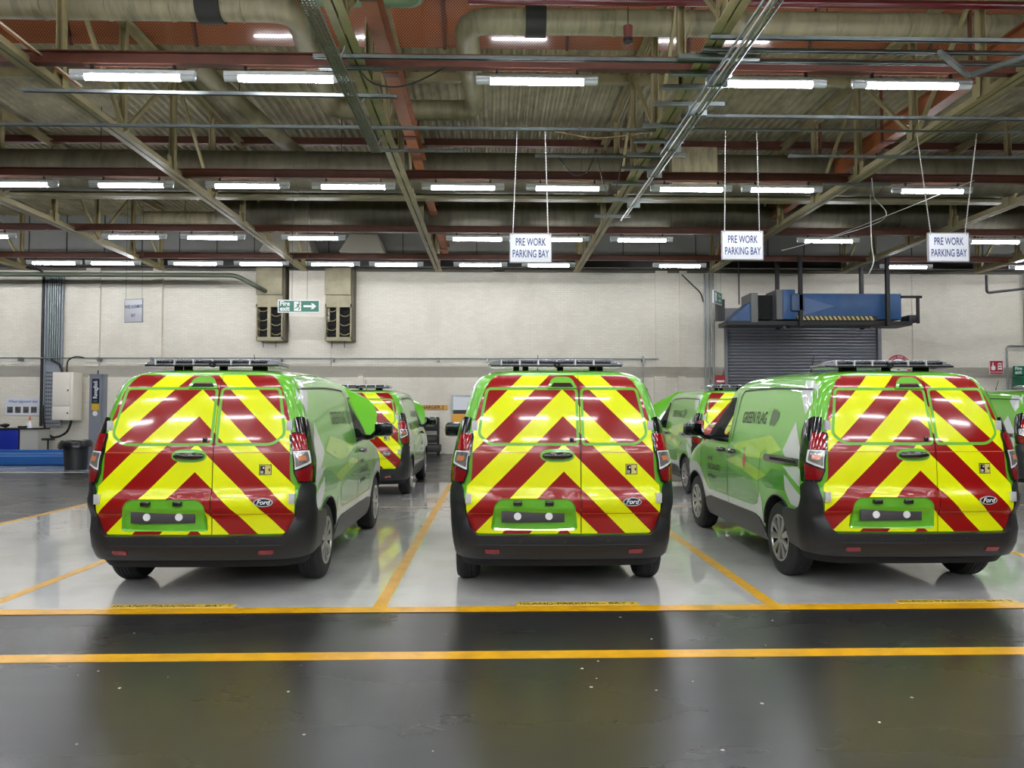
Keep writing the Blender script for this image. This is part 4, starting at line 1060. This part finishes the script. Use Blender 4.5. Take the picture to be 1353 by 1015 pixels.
cable([(.95, 11.3, 5.735), (1.6, 11.3, 5.64), (2.4, 11.3, 5.735)], .009, 'thin yellowish cable slung above the middle sign', mat('yellow_cable', (150, 120, 60), .5))
cable([(8.0, 15.5, 6.04), (8.01, 15.5, 5.0), (8.05, 15.5, 4.6), (7.93, 15.5, 4.3)], .012, 'white cord hanging beside the right light in the second row', M_CHAIN)
cable([(7.0, 13.5, 5.75), (7.4, 14.2, 5.6), (8.2, 15.5, 5.45), (6.6, 16.8, 5.1), (7.6, 15.8, 5.3), (9.0, 13.6, 5.75)], .008, 'tangled thin wire between the right trusses', M_CHAIN)
# hanging beacon
bq = empty('hanging_beacon', (1.83, 9.95, 6.6)); tag(bq, 'small red cylinder hanging below the sprinkler pipe', 'beacon')
MB().tube([(0, 0, .363), (0, 0, .10)], .008, 6).build('stem', M_BLACKST, bq)
MB().lathe([(-.12, .001), (-.12, .05), (-.02, .065), (.08, .065), (.10, .04), (.10, .001)], 16, 'Z').build('beacon_body', mat('dull_red_plastic', (124, 70, 62), .4), bq, smooth=40)
MB().lathe([(-.135, .001), (-.135, .062), (-.09, .066)], 16, 'Z').build('lower_ring', M_BLACKST, bq, smooth=40)
box_obj('duct_box', (3.62, 14.9, 6.05), (4.55, 15.14, 6.80), M_DUCT)
tag(bpy.data.objects['duct_box'], 'square grey box on the big dark duct above the second sign', 'junction box')

# ---- hanging signs
M_SIGN = mat('white_sign_board', (222, 224, 230), .4)
M_SIGNFR = mat('sign_edge', (150, 150, 156), .4)
M_SIGNTXT = mat('navy_sign_print', (34, 58, 120), .5)
def pre_sign(cx, zc, xl, xr, ztop, lab):
    r = empty('hanging_sign', (cx, 11.3, zc)); tag(r, lab, 'hanging sign', 'white parking bay signs hanging on chains')
    w, h = .315, .218
    box_obj('sign_board', (-w, -.015, -h), (w, .015, h), M_SIGN, r, .006)
    f = MB(); f.box((-w - .008, -.018, -h - .008), (w + .008, .018, -h + .006)); f.box((-w - .008, -.018, h - .006), (w + .008, .018, h + .008)); f.box((-w - .008, -.018, -h), (-w + .006, .018, h)); f.box((w - .006, -.018, -h), (w + .008, .018, h))
    f.build('sign_frame', M_SIGNFR, r)
    for tx, z, sx in (('PRE WORK', .085, .56), ('PARKING BAY', -.095, .535)):
        text_obj('lettering', tx, .165, lambda a, b: (a, -.0195, z + b), M_SIGNTXT, r, sx=sx, bold=.002)
    for sx, xt in ((-1, xl), (1, xr)):
        a, b_ = Vector((sx * .27, 0, h)), Vector((xt - cx, 0, ztop - zc)); n = int((b_ - a).length / .022)
        MB().tube([a + (b_ - a) * i / n for i in range(n + 1)], [.010 if i % 2 else .0045 for i in range(n + 1)], 5).build('chain', M_CHAIN, r)
        MB().lathe([(-.018, .008), (-.018, .001)], 8, 'Y', (sx * .285, 0, h - .02)).build('sign_bolt', M_BLACKST, r)
pre_sign(.565, 3.925, .36, .79, 5.742, 'PRE WORK PARKING BAY sign hanging over the middle van')
pre_sign(3.825, 3.985, 3.58, 4.07, 5.768, 'PRE WORK PARKING BAY sign hanging near the roller door')
pre_sign(7.04, 3.972, 6.58, 7.53, 5.768, 'PRE WORK PARKING BAY sign on splayed chains at the right')
M_FGREEN = mat('fire_exit_green', (20, 112, 84), .35)
fe = empty('fire_exit_sign', (-4.11, 15.8, 3.64)); tag(fe, 'green Fire exit sign with white arrow hanging on long wires', 'exit sign')
box_obj('sign_frame', (-.44, -.02, -.135), (.44, .02, .135), M_INKW, fe); box_obj('sign_panel', (-.42, -.024, -.115), (.42, -.018, .115), M_FGREEN, fe)
for tx, z in (('Fire', .052), ('exit', -.055)): text_obj('lettering', tx, .135, lambda a, b: (-.395 + a, -.026, z + b), M_INKW, fe, align='LEFT', bold=.004)
box_obj('pictogram_panel', (-.10, -.027, -.10), (.05, -.024, .10), M_INKW, fe)
pg = MB()   # running figure
for a, b_, w in (((-.02, .0), (.0, .05), .03), ((-.02, .0), (.02, -.035), .02), ((.02, -.035), (.0, -.08), .018), ((-.02, .0), (-.05, -.04), .02), ((-.05, -.04), (-.085, -.045), .016), ((.0, .045), (.035, .015), .014), ((.0, .045), (-.045, .03), .014)):
    pg.beam((a[0], -.0285, a[1]), (b_[0], -.0285, b_[1]), .003, w)
pg.lathe([(0, .001), (0, .018)], 12, 'Y', (.012, -.029, .075)); pg.build('running_figure', M_FGREEN, fe)['kind'] = 'stuff'
ar = [(.10, -.022), (.28, -.022), (.25, -.06), (.30, -.06), (.37, 0), (.30, .06), (.25, .06), (.28, .022), (.10, .022)]
MB().add([(a, -.0265, b_) for a, b_ in ar], [tuple(range(9))]).build('arrow', M_INKW, fe)
for s in (-.15, .17): MB().tube([(s, 0, .13), (s, 0, 2.40)], .004, 5).build('hanging_wire', M_BLACKST, fe)
wa = empty('wheel_alignment_sign', (-9.09, 19.0, 3.955), math.radians(-18)); tag(wa, 'white WHEEL ALIGNMENT BAY sign turned at an angle', 'hanging sign')
box_obj('sign_board', (-.27, -.012, -.29), (.27, .012, .29), M_SIGN, wa, .004)
f = MB(); f.box((-.28, -.014, -.30), (.28, .014, -.285)); f.box((-.28, -.014, .285), (.28, .014, .30)); f.box((-.28, -.014, -.30), (-.265, .014, .30)); f.box((.265, -.014, -.30), (.28, .014, .30)); f.build('sign_frame', M_SIGNFR, wa)
for tx, z, sx in (('WHEEL ALIGNMENT', .10, .50), ('BAY', -.12, .6)): text_obj('lettering', tx, .12, lambda a, b: (a, -.0155, z + b), M_SIGNTXT, wa, sx=sx, bold=.001)
for s in (-1, 1): MB().tube([(s * .25, 0, .30), (s * .25, 0, 3.86)], .004, 5).build('hanging_wire', M_BLACKST, wa)
ge = empty('angled_exit_sign', (6.07, 20.0, 4.49), math.radians(55)); tag(ge, 'small green and white exit sign turned edge-on near the roller door', 'exit sign')
box_obj('sign_frame', (-.34, -.02, -.17), (.34, .02, .17), M_INKW, ge); box_obj('sign_panel', (-.32, -.024, -.15), (.32, -.018, .15), M_FGREEN, ge)
box_obj('pictogram_panel', (-.28, -.027, -.12), (-.10, -.024, .12), M_INKW, ge)
for tx, z in (('Fire', .06), ('exit', -.06)): text_obj('lettering', tx, .14, lambda a, b: (.12 + a, -.026, z + b), M_INKW, ge, bold=.004)
for s in (-.3, .3): MB().tube([(s, 0, .17), (s, 0, 3.33)], .004, 5).build('hanging_wire', M_BLACKST, ge)

# ================================================================== BACK WALL FITTINGS
YW = 24.45
# warm-air heaters with ducts above
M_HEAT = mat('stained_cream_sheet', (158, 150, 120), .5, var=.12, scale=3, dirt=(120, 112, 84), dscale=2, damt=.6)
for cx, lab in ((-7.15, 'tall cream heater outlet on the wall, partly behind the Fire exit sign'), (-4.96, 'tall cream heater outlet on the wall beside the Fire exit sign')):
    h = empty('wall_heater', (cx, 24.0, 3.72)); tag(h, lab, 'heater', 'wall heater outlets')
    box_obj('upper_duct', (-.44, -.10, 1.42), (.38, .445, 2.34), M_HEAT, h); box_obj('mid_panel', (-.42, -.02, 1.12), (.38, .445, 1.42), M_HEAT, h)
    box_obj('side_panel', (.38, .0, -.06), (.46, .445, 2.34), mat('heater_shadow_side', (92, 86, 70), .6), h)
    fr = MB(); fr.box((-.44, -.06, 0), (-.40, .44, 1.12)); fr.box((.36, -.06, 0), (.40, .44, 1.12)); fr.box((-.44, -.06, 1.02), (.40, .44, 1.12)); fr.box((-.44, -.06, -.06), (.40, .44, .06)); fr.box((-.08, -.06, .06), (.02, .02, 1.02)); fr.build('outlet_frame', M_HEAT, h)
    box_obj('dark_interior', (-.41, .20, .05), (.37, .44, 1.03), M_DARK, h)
    for k in range(2):
        for i in range(6):
            x0 = -.39 + k * .42; z = .14 + i * .15
            o = MB().tube([(x0, .0, z + .05), (x0 + .07, -.01, z), (x0 + .15, -.02, z - .015), (x0 + .23, -.01, z), (x0 + .30, .0, z + .05)], .014, 6).build('louvre', M_STEEL if (i + k) % 2 else M_BLACKST, h)
    for x in (-.22, .18): MB().tube([(x, 0, -.06), (x, 0, -.28)], .012, 6).build('drop_rod', M_BLACKST, h)
# hoods of the extract system above them
for (x0, x1, z0, z1, lab) in ((-7.2, -5.6, 6.32, 7.0, 'pale sloping extract hood above the left wall heater'), (-4.75, -3.4, 6.32, 6.95, 'second sloping extract hood above the wall heaters')):
    MB().add([(x0, 22.9, z0), (x1, 22.9, z0), (x1, 24.3, z0), (x0, 24.3, z0), (x0 + .25, 23.3, z1), (x1 - .25, 23.3, z1), (x1 - .25, 24.3, z1), (x0 + .25, 24.3, z1)],
             [(0, 1, 2, 3), (4, 5, 6, 7), (0, 1, 5, 4), (1, 2, 6, 5), (2, 3, 7, 6), (3, 0, 4, 7)]).build('extract_hood', mat('pale_hood_sheet', (168, 164, 150), .4))
    tag([o for o in bpy.data.objects if o.name.startswith('extract_hood')][-1], lab, 'extract hood')
# rail with brackets
r = empty('wall_rail', (0, YW - .22, 3.11)); tag(r, 'thin grey pipe rail on brackets along the back wall', 'pipe')
MB().tube([(-20, 0, 0), (5.4, 0, 0)], .022, 8).build('rail_pipe', M_GALV, r, smooth=60)
for x in (-15.2, -12.7, -11.0, -6.9, -5.2, -1.8, -.2, 2.4, 4.9): box_obj('rail_bracket', (x - .03, -.03, -.10), (x + .03, .21, .03), M_GALV, r)
for x in (4.9,): MB().tube([(x, .05, .1), (x, .05, -1.9)], .022, 8).build('drop_pipe', M_GALV, r, smooth=60)
# roller shutter door
d = empty('door_1', (10.275, 24.60, 0)); struct(d, 'grey steel roller shutter door')
sl = MB().prism([(.02, 0), (-.012, .012), (-.028, .05), (-.012, .088), (.02, .100), (.03, .05)], lambda y, z: (-2.55, y, z), lambda y, z: (2.55, y, z)).build('shutter_slat', mat('shutter_grey', (148, 150, 158), .3, metal=.35, var=.06, scale=2), d, smooth=50)
for i in range(1, 42):
    o = sl.copy(); COL.objects.link(o); o.location = (0, 0, i * .105)
for s in (-1, 1): box_obj('door_guide', (s * 2.58 - .06, -.16, 0), (s * 2.58 + .06, .05, 4.42), mat('guide_grey', (128, 130, 134), .4, metal=.4), d)
box_obj('shutter_box', (-2.62, -.32, 4.38), (2.62, -.02, 4.80), mat('guide_grey', (128, 130, 134), .4), d)
# blue hopper/conveyor hung in front of the shutter
M_BLUE = mat('worn_blue_machine', (44, 84, 132), .45, var=.15, scale=3, dirt=(70, 92, 120), dscale=2.5, damt=.5)
c = empty('hanging_conveyor', (9.7, 22.0, 4.0)); tag(c, 'long blue machine with hazard stripe hanging above the roller door', 'conveyor')
box_obj('main_trough', (-.85, -.35, .12), (2.35, .45, .88), M_BLUE, c, .01)
MB().add([(-.85, -.36, .86), (.35, -.36, .5), (-.85, -.36, .16)], [(0, 1, 2)]).build('side_gusset', mat('pale_blue_panel', (84, 108, 150), .45), c)
box_obj('hopper_frame', (-2.15, -.42, .02), (-1.95, .45, .88), mat('grey_hopper', (104, 106, 104), .5), c); box_obj('hopper_frame', (-1.40, -.42, .10), (-1.22, .45, .98), mat('grey_hopper', (104, 106, 104), .5), c)
box_obj('hopper_mouth', (-1.95, -.10, .14), (-1.40, .45, .86), M_DARK, c)
box_obj('motor_housing', (-1.22, -.45, .10), (-.85, .40, .98), M_BLUE, c, .02); box_obj('motor_cover', (-1.0, -.55, .34), (-.62, -.45, .84), mat('blue_grey_cover', (62, 82, 112), .5), c, .02)
MB().prism([(-2.85, .0), (-2.15, .0), (-2.15, .62)], lambda x, z: (x, -.36, z), lambda x, z: (x, .40, z)).build('chute', M_BLUE, c)
box_obj('switch_box', (-3.06, -.2, .10), (-2.86, .1, .72), M_BLACKST, c)
box_obj('belt_bed', (-2.85, -.40, -.06), (2.65, .48, .06), M_BLACKST, c)
for i in range(17):
    x = -.72 + i * .135
    o = MB().add([(x, -.37, .09), (x + .075, -.37, .09), (x + .005, -.37, .205), (x - .07, -.37, .205)], [(0, 1, 2, 3)]).build('hazard_stripe', mat('hazard_cream', (196, 176, 110), .5), c)
box_obj('hazard_backing', (-.80, -.365, .085), (1.62, -.345, .21), M_BLACKST, c)
box_obj('end_frame', (2.35, -.4, .75), (2.95, -.33, .82), M_BLACKST, c); box_obj('end_frame', (2.80, -.4, .0), (2.87, -.33, .80), M_BLACKST, c); box_obj('end_motor', (2.55, -.4, .02), (2.80, .1, .25), M_BLACKST, c, .03)
for x, y in ((-1.05, .42), (-.72, -.5), (1.55, .42), (1.86, -.5)): MB().box((x - .05, y - .05, -.1), (x + .05, y + .05, 1.95)).build('hanger_post', M_BLACKST, c)
for x in (-.72, 1.86): MB().beam((x - .5, -.55, -.14), (x + .05, .5, -.02), .08, .07).build('cross_bearer', mat('rusty_bearer', (64, 50, 46), .6), c)
MB().tube([(-2.3, .2, .62), (-2.3, .2, 1.95)], .02, 6).build('hanger_rod', M_BLACKST, c)
# speed sign, fire point sign, green box and exit sign
sp = empty('round_speed_sign', (13.40, 24.30, 2.85)); tag(sp, 'round white sign with red lettered ring beside the roller door', 'sign')
MB().lathe([(.01, .001), (.0, .28), (.0, .30), (.02, .30)], 40, 'Y').build('sign_disc', M_INKW, sp)
MB().lathe([(-.004, .29), (-.008, .30), (-.008, .41), (.01, .42), (.02, .42)], 40, 'Y').build('red_ring', mat('sign_red', (176, 34, 44), .4), sp)
txt = 'VEHICLE SPEED LIMIT'
for i, ch in enumerate(txt):
    if ch == ' ': continue
    th = math.radians(150 - 120 * i / (len(txt) - 1)); vs, fs = text2d(ch, .085)
    ca, sa = math.cos(th - math.pi / 2), math.sin(th - math.pi / 2)
    MB().add([(.352 * math.cos(th) + a * ca - b_ * sa, -.0105, .352 * math.sin(th) + a * sa + b_ * ca) for a, b_ in vs], fs).build('lettering', M_INKW, sp, fix=False)
text_obj('lettering', '5', .3, lambda a, b: (a, -.003, b), M_BLACKST, sp)
box_obj('wall_bracket', (-.05, .01, -.05), (.05, .16, .05), M_GALV, sp)
fp = empty('fire_point_sign', (16.76, 24.42, 2.86)); tag(fp, 'red fire alarm sign with white hand and flames on the wall', 'sign')
box_obj('sign_panel', (-.23, -.01, -.235), (.23, .03, .235), M_INKW, fp); box_obj('red_field', (-.215, -.014, -.15), (.215, -.008, .22), mat('sign_red', (176, 34, 44), .4), fp); box_obj('red_caption_bar', (-.215, -.014, -.22), (.215, -.008, -.165), mat('sign_red', (176, 34, 44), .4), fp)
hd = [(-.17, -.09), (-.05, -.09), (-.03, 0), (-.05, .05), (-.09, .05), (-.10, .17), (-.13, .17), (-.14, .05), (-.18, .02)]
MB().add([(a, -.016, b_) for a, b_ in hd], [tuple(range(len(hd)))]).build('hand_symbol', M_INKW, fp)
for i in range(3):
    fl_ = [(.03, -.10 + i * .09), (.10, -.06 + i * .09), (.17, -.09 + i * .09), (.19, .0 + i * .06), (.12, -.02 + i * .09), (.06, .0 + i * .07)]
    MB().add([(a, -.016, b_) for a, b_ in fl_], [tuple(range(len(fl_)))]).build('flame_symbol', M_INKW, fp)
gs = empty('wall_exit_sign', (17.75, 24.42, 2.76)); tag(gs, 'green fire exit sign on the wall at the right edge', 'exit sign')
box_obj('sign_panel', (-.40, -.01, -.15), (.40, .03, .15), M_FGREEN, gs)
for tx, z in (('Fire', .065), ('exit', -.065)): text_obj('lettering', tx, .15, lambda a, b: (-.36 + a, -.014, z + b), M_INKW, gs, align='LEFT', bold=.004)
gb = empty('first_aid_cabinet', (17.75, 23.98, 2.05)); tag(gb, 'green cabinet with small white square on the wall at the right edge', 'cabinet')
box_obj('cabinet_body', (-.45, -.1, -.25), (.45, .46, .5), M_FGREEN, gb, .01); box_obj('white_label', (-.36, -.105, .18), (-.22, -.098, .34), M_INKW, gb); box_obj('lid_strip', (-.62, -.12, -.33), (.5, .46, -.25), mat('dark_green_sheet', (28, 82, 62), .5), gb)
pp = MB().tube(elbowed([(17.05, 24.3, 0), (17.05, 24.3, 3.57), (20, 24.3, 3.57)], .03, .12), .03, 8); tag(pp.build('wall_pipe', M_GALV, None, smooth=60), 'bent grey pipe on the wall near the red fire sign', 'pipe')
tag(MB().tube([(17.72, 24.36, 3.5), (17.72, 24.36, 6)], .035, 8).build('wall_pipe', M_GALV, None, smooth=60), 'vertical dark pipe on the wall at the right edge', 'pipe')
for i, x in enumerate((6.98, 7.12, 7.25)):
    tag(MB().tube([(x, 24.36, .3), (x, 24.36, 5.95)], .03, 8).build('wall_conduit', M_GALV, None, smooth=60), '%s of three vertical conduits beside the roller door' % ('left', 'middle', 'right')[i], 'conduit', 'vertical conduits beside the roller door')
cable([(6.2, 24.28, 5.9), (6.5, 24.26, 5.6), (6.8, 24.26, 5.3), (6.9, 24.26, 5.0)], .02, 'black cable curving down to the conduits by the roller door')
rp_ = empty('red_notice', (7.48, 24.40, 2.45)); tag(rp_, 'small red notice low beside the roller door', 'sign'); box_obj('sign_panel', (-.16, -.01, -.12), (.16, .05, .14), mat('sign_red', (176, 34, 44), .4), rp_); box_obj('caption', (-.13, -.013, -.09), (.13, -.009, -.03), M_INKW, rp_)
tag(MB().tube(elbowed([(15.2, 22.5, 5.6), (15.2, 22.5, 5.05), (19, 22.5, 5.5)], .04, .1), .04, 8).build('drain_pipe', M_BLACKST, None, smooth=60), 'black bent pipe under the roof at the right', 'pipe')

# ================================================================== LEFT WORK AREA
# cable tray on the wall with conduits
ct = empty('wall_cable_tray', (-14.20, 24.40, .92)); tag(ct, 'tall perforated cable tray with conduits on the wall', 'cable tray')
M_TRAY = mat('tray_zinc', (150, 156, 164), .4, metal=.2, var=.1, scale=10)
box_obj('tray_back', (-.27, .0, .0), (.27, .03, 4.95), M_TRAY, ct)
for s in (-1, 1): box_obj('tray_side', (s * .27 - .015, -.06, 0), (s * .27 + .015, .03, 4.95), M_TRAY, ct)
for i in range(14):
    for j in range(7): box_obj('slot', (-.21 + j * .07 - .02, -.003, .08 + i * .125), (-.21 + j * .07 + .02, .001, .12 + i * .125), M_BLACKST, ct)
for i in range(6): MB().tube([(-.17 + i * .07, -.04, 2.1), (-.17 + i * .07, -.04, 4.9)], .024, 8).build('conduit', M_GALV, ct, smooth=60)
MB().tube([(-.34, -.05, .0), (-.34, -.05, 4.95)], .045, 8).build('black_duct', M_BLACKST, ct, smooth=60)
MB().tube(elbowed([(-.34, -.06, 4.6), (-.34, -.06, 5.05), (-.9, -.06, 5.12)], .05, .25), .035, 8).build('top_cable', M_BLACKST, ct, smooth=60)
# electric cabinet
eb = empty('electrical_cabinet', (-13.65, 23.95, 1.12)); tag(eb, 'cream electrical cabinet with two doors on the wall', 'cabinet')
M_CAB2 = mat('cream_cabinet', (226, 220, 206), .4)
box_obj('cabinet_body', (-.27, -.05, 0), (.36, .49, 1.52), M_CAB2, eb, .008)
dd = box_obj('cabinet_door', (-.265, -.075, .45), (.28, -.052, 1.515), M_CAB2, eb, .006); box_obj('door_lock', (.20, -.09, .92), (.235, -.07, .97), M_BLACKST, dd)
dd = box_obj('cabinet_door', (-.265, -.075, .01), (.28, -.052, .44), M_CAB2, eb, .006); box_obj('door_lock', (.20, -.09, .20), (.235, -.07, .25), M_BLACKST, dd)
cable([(-14.2, 24.28, 3.05), (-13.98, 24.22, 2.95), (-13.85, 24.15, 2.85), (-13.78, 24.15, 2.65)], .04, 'thick black cable from the wall tray into the cream cabinet')
cable([(-13.60, 24.1, 2.64), (-13.58, 24.1, 3.0), (-13.35, 24.1, 3.14), (-13.1, 24.14, 3.12)], .022, 'thin cable looping up from the cream cabinet to the rail')
cable([(-14.44, 24.26, 1.6), (-14.38, 24.26, .95), (-14.1, 24.24, .58), (-13.65, 24.2, .72), (-13.48, 24.2, 1.11)], .035, 'black cable drooping under the cream cabinet')
# lift post
po = empty('lift_post', (-10.08, 19.25, 0)); tag(po, 'grey vehicle lift post with dark lettered panel beside the bin', 'lift post')
M_POST = mat('grey_post_paint', (132, 136, 146), .4)
b = MB(); b.box((-.14, -.10, 0), (.14, .14, 2.33)); b.box((-.16, -.10, 0), (-.14, .14, 2.33)); b.box((.14, -.04, 0), (.17, .14, 2.33)); b.build('column', M_POST, po)
box_obj('top_cap', (-.17, -.11, 2.33), (.18, .15, 2.36), M_POST, po); MB().tube([(0, 0, 2.36), (0, 0, 2.46)], .015, 6).build('top_pin', M_BLACKST, po)
box_obj('name_panel', (-.09, -.112, 1.62), (.09, -.100, 2.24), mat('navy_panel', (34, 38, 66), .3), po)
text_obj('lettering', 'Ravaglioli', .15, lambda a, b: (-b, -.114, 1.96 + a), M_INKW, po, bold=.002, sx=.8)
box_obj('name_mark', (-.05, -.115, 1.64), (.05, -.113, 1.70), M_GREYINK, po)
box_obj('warning_sticker', (-.09, -.112, 1.44), (.09, -.100, 1.60), mat('sticker_amber', (224, 180, 50), .4), po)
MB().lathe([(0, .001), (0, .065)], 18, 'Y', (0, -.112, 1.36)).build('round_sticker', M_INKW, po)
box_obj('base_plate', (-.25, -.2, 0), (.25, .25, .03), M_POST, po)
# bin with liner
bn = empty('waste_bin', (-10.14, 18.42, 0)); tag(bn, 'black waste bin with black liner beside the lift post', 'bin')
M_BIN = mat('black_bin_plastic', (36, 37, 40), .4)
MB().lathe([(0, .001), (0, .24), (.62, .28), (.64, .30), (.66, .30)], 28, 'Z').build('bin_body', M_BIN, bn, smooth=40)
m = MB(); vs = []; K = 36
for q, (rr, zz) in enumerate(((.27, .70), (.315, .71), (.36, .64), (.37, .56))):
    for j in range(K):
        t = 2 * math.pi * j / K; wob = .012 * math.sin(7 * t + q) + .010 * math.sin(13 * t)
        lop = .05 if (q == 3 and math.cos(t) < -.3) else 0
        vs.append(((rr + wob) * math.cos(t) * 1.02, (rr + wob) * math.sin(t), zz - lop + .012 * math.sin(5 * t + q)))
m.add(vs, [(i * K + j, i * K + (j + 1) % K, (i + 1) * K + (j + 1) % K, (i + 1) * K + j) for i in range(3) for j in range(K)]); m.f.append(tuple(range(K))); m.m.append(0)
m.build('bin_liner', mat('black_liner', (24, 25, 27), .28, bump=.4, bscale=12), bn, smooth=50)
# blue platform (alignment lift lying low)
pf = empty('blue_platform', (-14.2, 19.75, 0)); tag(pf, 'low blue wheel alignment platform in front of the workbench', 'platform')
M_BLUEP = mat('blue_platform_paint', (40, 98, 168), .35, var=.06, scale=3)
box_obj('side_beam', (-6, -.05, .02), (4.55, .10, .24), M_BLUEP, pf, .01); box_obj('deck', (-6, .10, .22), (4.4, .95, .29), M_BLUEP, pf, .005); box_obj('far_beam', (-6, .9, .02), (4.5, 1.02, .36), M_BLUEP, pf, .01)
box_obj('edge_lip', (-6, -.07, .235), (4.55, .12, .255), mat('light_blue_edge', (90, 140, 196), .35), pf)
box_obj('ramp_pad', (-1.0, .2, .29), (-.2, .8, .33), M_BLACKST, pf)
box_obj('blue_crate', (-.18, -.15, 0), (.18, .15, .36), M_BLUEP, None, .01); o = bpy.data.objects['blue_crate']; o.location = (-9.38, 18.95, 0); tag(o, 'blue box on the floor between the lift post and the front-row van', 'box')
# workbench
wbn = empty('workbench', (-15.25, 23.85, 0)); tag(wbn, 'workbench with blue doors and pale end panel against the wall', 'workbench')
box_obj('worktop', (-2.6, -.32, .84), (1.12, .34, .88), M_BLACKST, wbn); box_obj('carcass', (-2.55, -.26, .02), (.55, .34, .84), mat('bench_carcass', (40, 44, 60), .5), wbn)
box_obj('end_panel', (.55, -.28, .02), (1.10, .34, .84), mat('pale_bench_panel', (178, 178, 170), .5), wbn)
for x0 in (-2.3, -1.32, -.36):
    dd = box_obj('cabinet_door', (x0, -.30, .06), (x0 + .86, -.262, .82), mat('royal_blue_door', (24, 44, 150), .35), wbn, .006); box_obj('door_handle', (x0 + .04, -.325, .40), (x0 + .09, -.30, .54), M_BLACKST, dd)
for x0 in (-1.42, -.46): box_obj('door_stile', (x0, -.305, .06), (x0 + .06, -.262, .82), M_GALV, wbn)
bt = empty('spray_bottle', (-14.50, 23.72, .88)); tag(bt, 'white spray bottle with orange top on the workbench', 'bottle')
MB().lathe([(0, .001), (0, .07), (.13, .07), (.20, .03), (.24, .025)], 16, 'Z').build('bottle_body', M_INKW, bt, smooth=40)
MB().lathe([(.24, .03), (.31, .025), (.38, .008)], 12, 'Z').build('spray_head', mat('orange_cap', (216, 92, 40), .4), bt, smooth=40)
for i, (x, w, h, lab) in enumerate(((-15.55, .16, .14, 'dark power tool lying on the workbench'), (-15.85, .12, .06, 'flat dark tool at the left end of the workbench view'), (-15.0, .16, .06, 'low black tool beside the spray bottle'))):
    t = empty('hand_tool', (x + .3, 23.72, .88)); tag(t, lab, 'tool', 'tools on the workbench')
    MB().tube([(-w, 0, h * .5 + .01), (0, .02, h * .5 + .006), (w * .7, 0, h * .6 + .01)], [min(.035, h * .5), h * .5, .03], 10).build('tool_body', M_BLACKST, t, smooth=60); MB().tube([(0, 0, h * .4), (.04, -.10, .03)], .02, 8).build('tool_grip', M_BLACKST, t, smooth=60)
st = empty('stool', (-13.62, 23.2, 0)); tag(st, 'small black swivel stool in front of the wall', 'stool')
MB().lathe([(.52, .001), (.52, .17), (.55, .19), (.585, .17), (.59, .001)], 20, 'Z').build('seat', M_BLACKST, st, smooth=40); MB().tube([(0, 0, .05), (0, 0, .52)], .03, 8).build('stem', M_BLACKST, st)
for i in range(5):
    t = 2 * math.pi * i / 5; MB().tube([(0, 0, .08), (.24 * math.cos(t), .24 * math.sin(t), .03)], .02, 6).build('leg', M_BLACKST, st)
# poster
ps = empty('wall_poster', (-15.35, 24.695, 1.55)); tag(ps, 'white Wheel alignment data notice with four small photographs on the wall', 'poster')
box_obj('poster_sheet', (-.55, .0, -.28), (.55, .022, .28), M_SIGN, ps)
text_obj('lettering', 'Wheel alignment data', .125, lambda a, b: (a + .02, -.003, .17 + b), mat('blue_print', (60, 76, 170), .5), ps, shear=.2, bold=.001, sx=.85)
for i in range(4): box_obj('photo', (-.48 + i * .255, -.006, -.20), (-.30 + i * .255, -.001, .0), mat('small_photo_print', (90, 86, 88), .4, var=.8, scale=9), ps)
# charger corner
cs = empty('charger_label', (-2.06, 24.69, 1.53)); tag(cs, 'orange CHARGER 2 label on the wall above the trolley', 'label')
box_obj('label_strip', (-.58, 0, -.075), (.55, .026, .075), mat('orange_label', (216, 156, 52), .4), cs); text_obj('lettering', 'CHARGER 2', .16, lambda a, b: (a, -.003, b), M_BLACKST, cs, bold=.004)
tr = empty('charger_trolley', (-2.05, 24.1, 0)); tag(tr, 'black battery charger on a wheeled trolley against the wall', 'trolley')
box_obj('charger_unit', (-.38, -.25, .78), (.30, .25, 1.22), M_BLACKST, tr, .05); box_obj('control_panel', (-.25, -.27, .92), (.15, -.25, 1.12), mat('charger_panel', (86, 92, 92), .3), tr)
box_obj('shelf', (-.36, -.25, .60), (.28, .25, .64), M_BLACKST, tr); box_obj('lower_box', (-.34, -.25, .40), (.24, .25, .60), M_BLACKST, tr, .03); box_obj('base', (-.36, -.28, .10), (.36, .28, .34), M_BLACKST, tr, .04)
for x in (-.33, .27):
    for y in (-.22, .22): MB().tube([(x, y, .10), (x, y, 1.2)], .025, 8).build('post', M_BLACKST, tr)
for x in (-.28, .28):
    for y in (-.22, .22): MB().lathe([(-.03, .03), (-.03, .07), (.03, .07), (.03, .03)], 14, 'X', (x, y, .07), close=True).build('caster', M_TYRE, tr)
yc_ = empty('wall_board', (-1.06, 24.6, .87)); tag(yc_, 'white and yellow board with black band on the wall behind the middle van', 'notice board')
box_obj('board_panel', (-.32, .0, -.02), (.45, .11, 1.06), M_GALV, yc_); box_obj('white_sheet', (-.27, -.006, .58), (.42, .002, 1.0), M_SIGN, yc_); box_obj('black_band', (-.27, -.01, .45), (.42, .002, .57), M_BLACKST, yc_); box_obj('yellow_panel', (-.29, -.03, .0), (.43, .002, .44), mat('yellow_panel', (232, 164, 24), .4), yc_); MB().lathe([(-.034, .001), (-.034, .05)], 16, 'Y', (.10, 0, .28)).build('round_label', M_INKW, yc_)
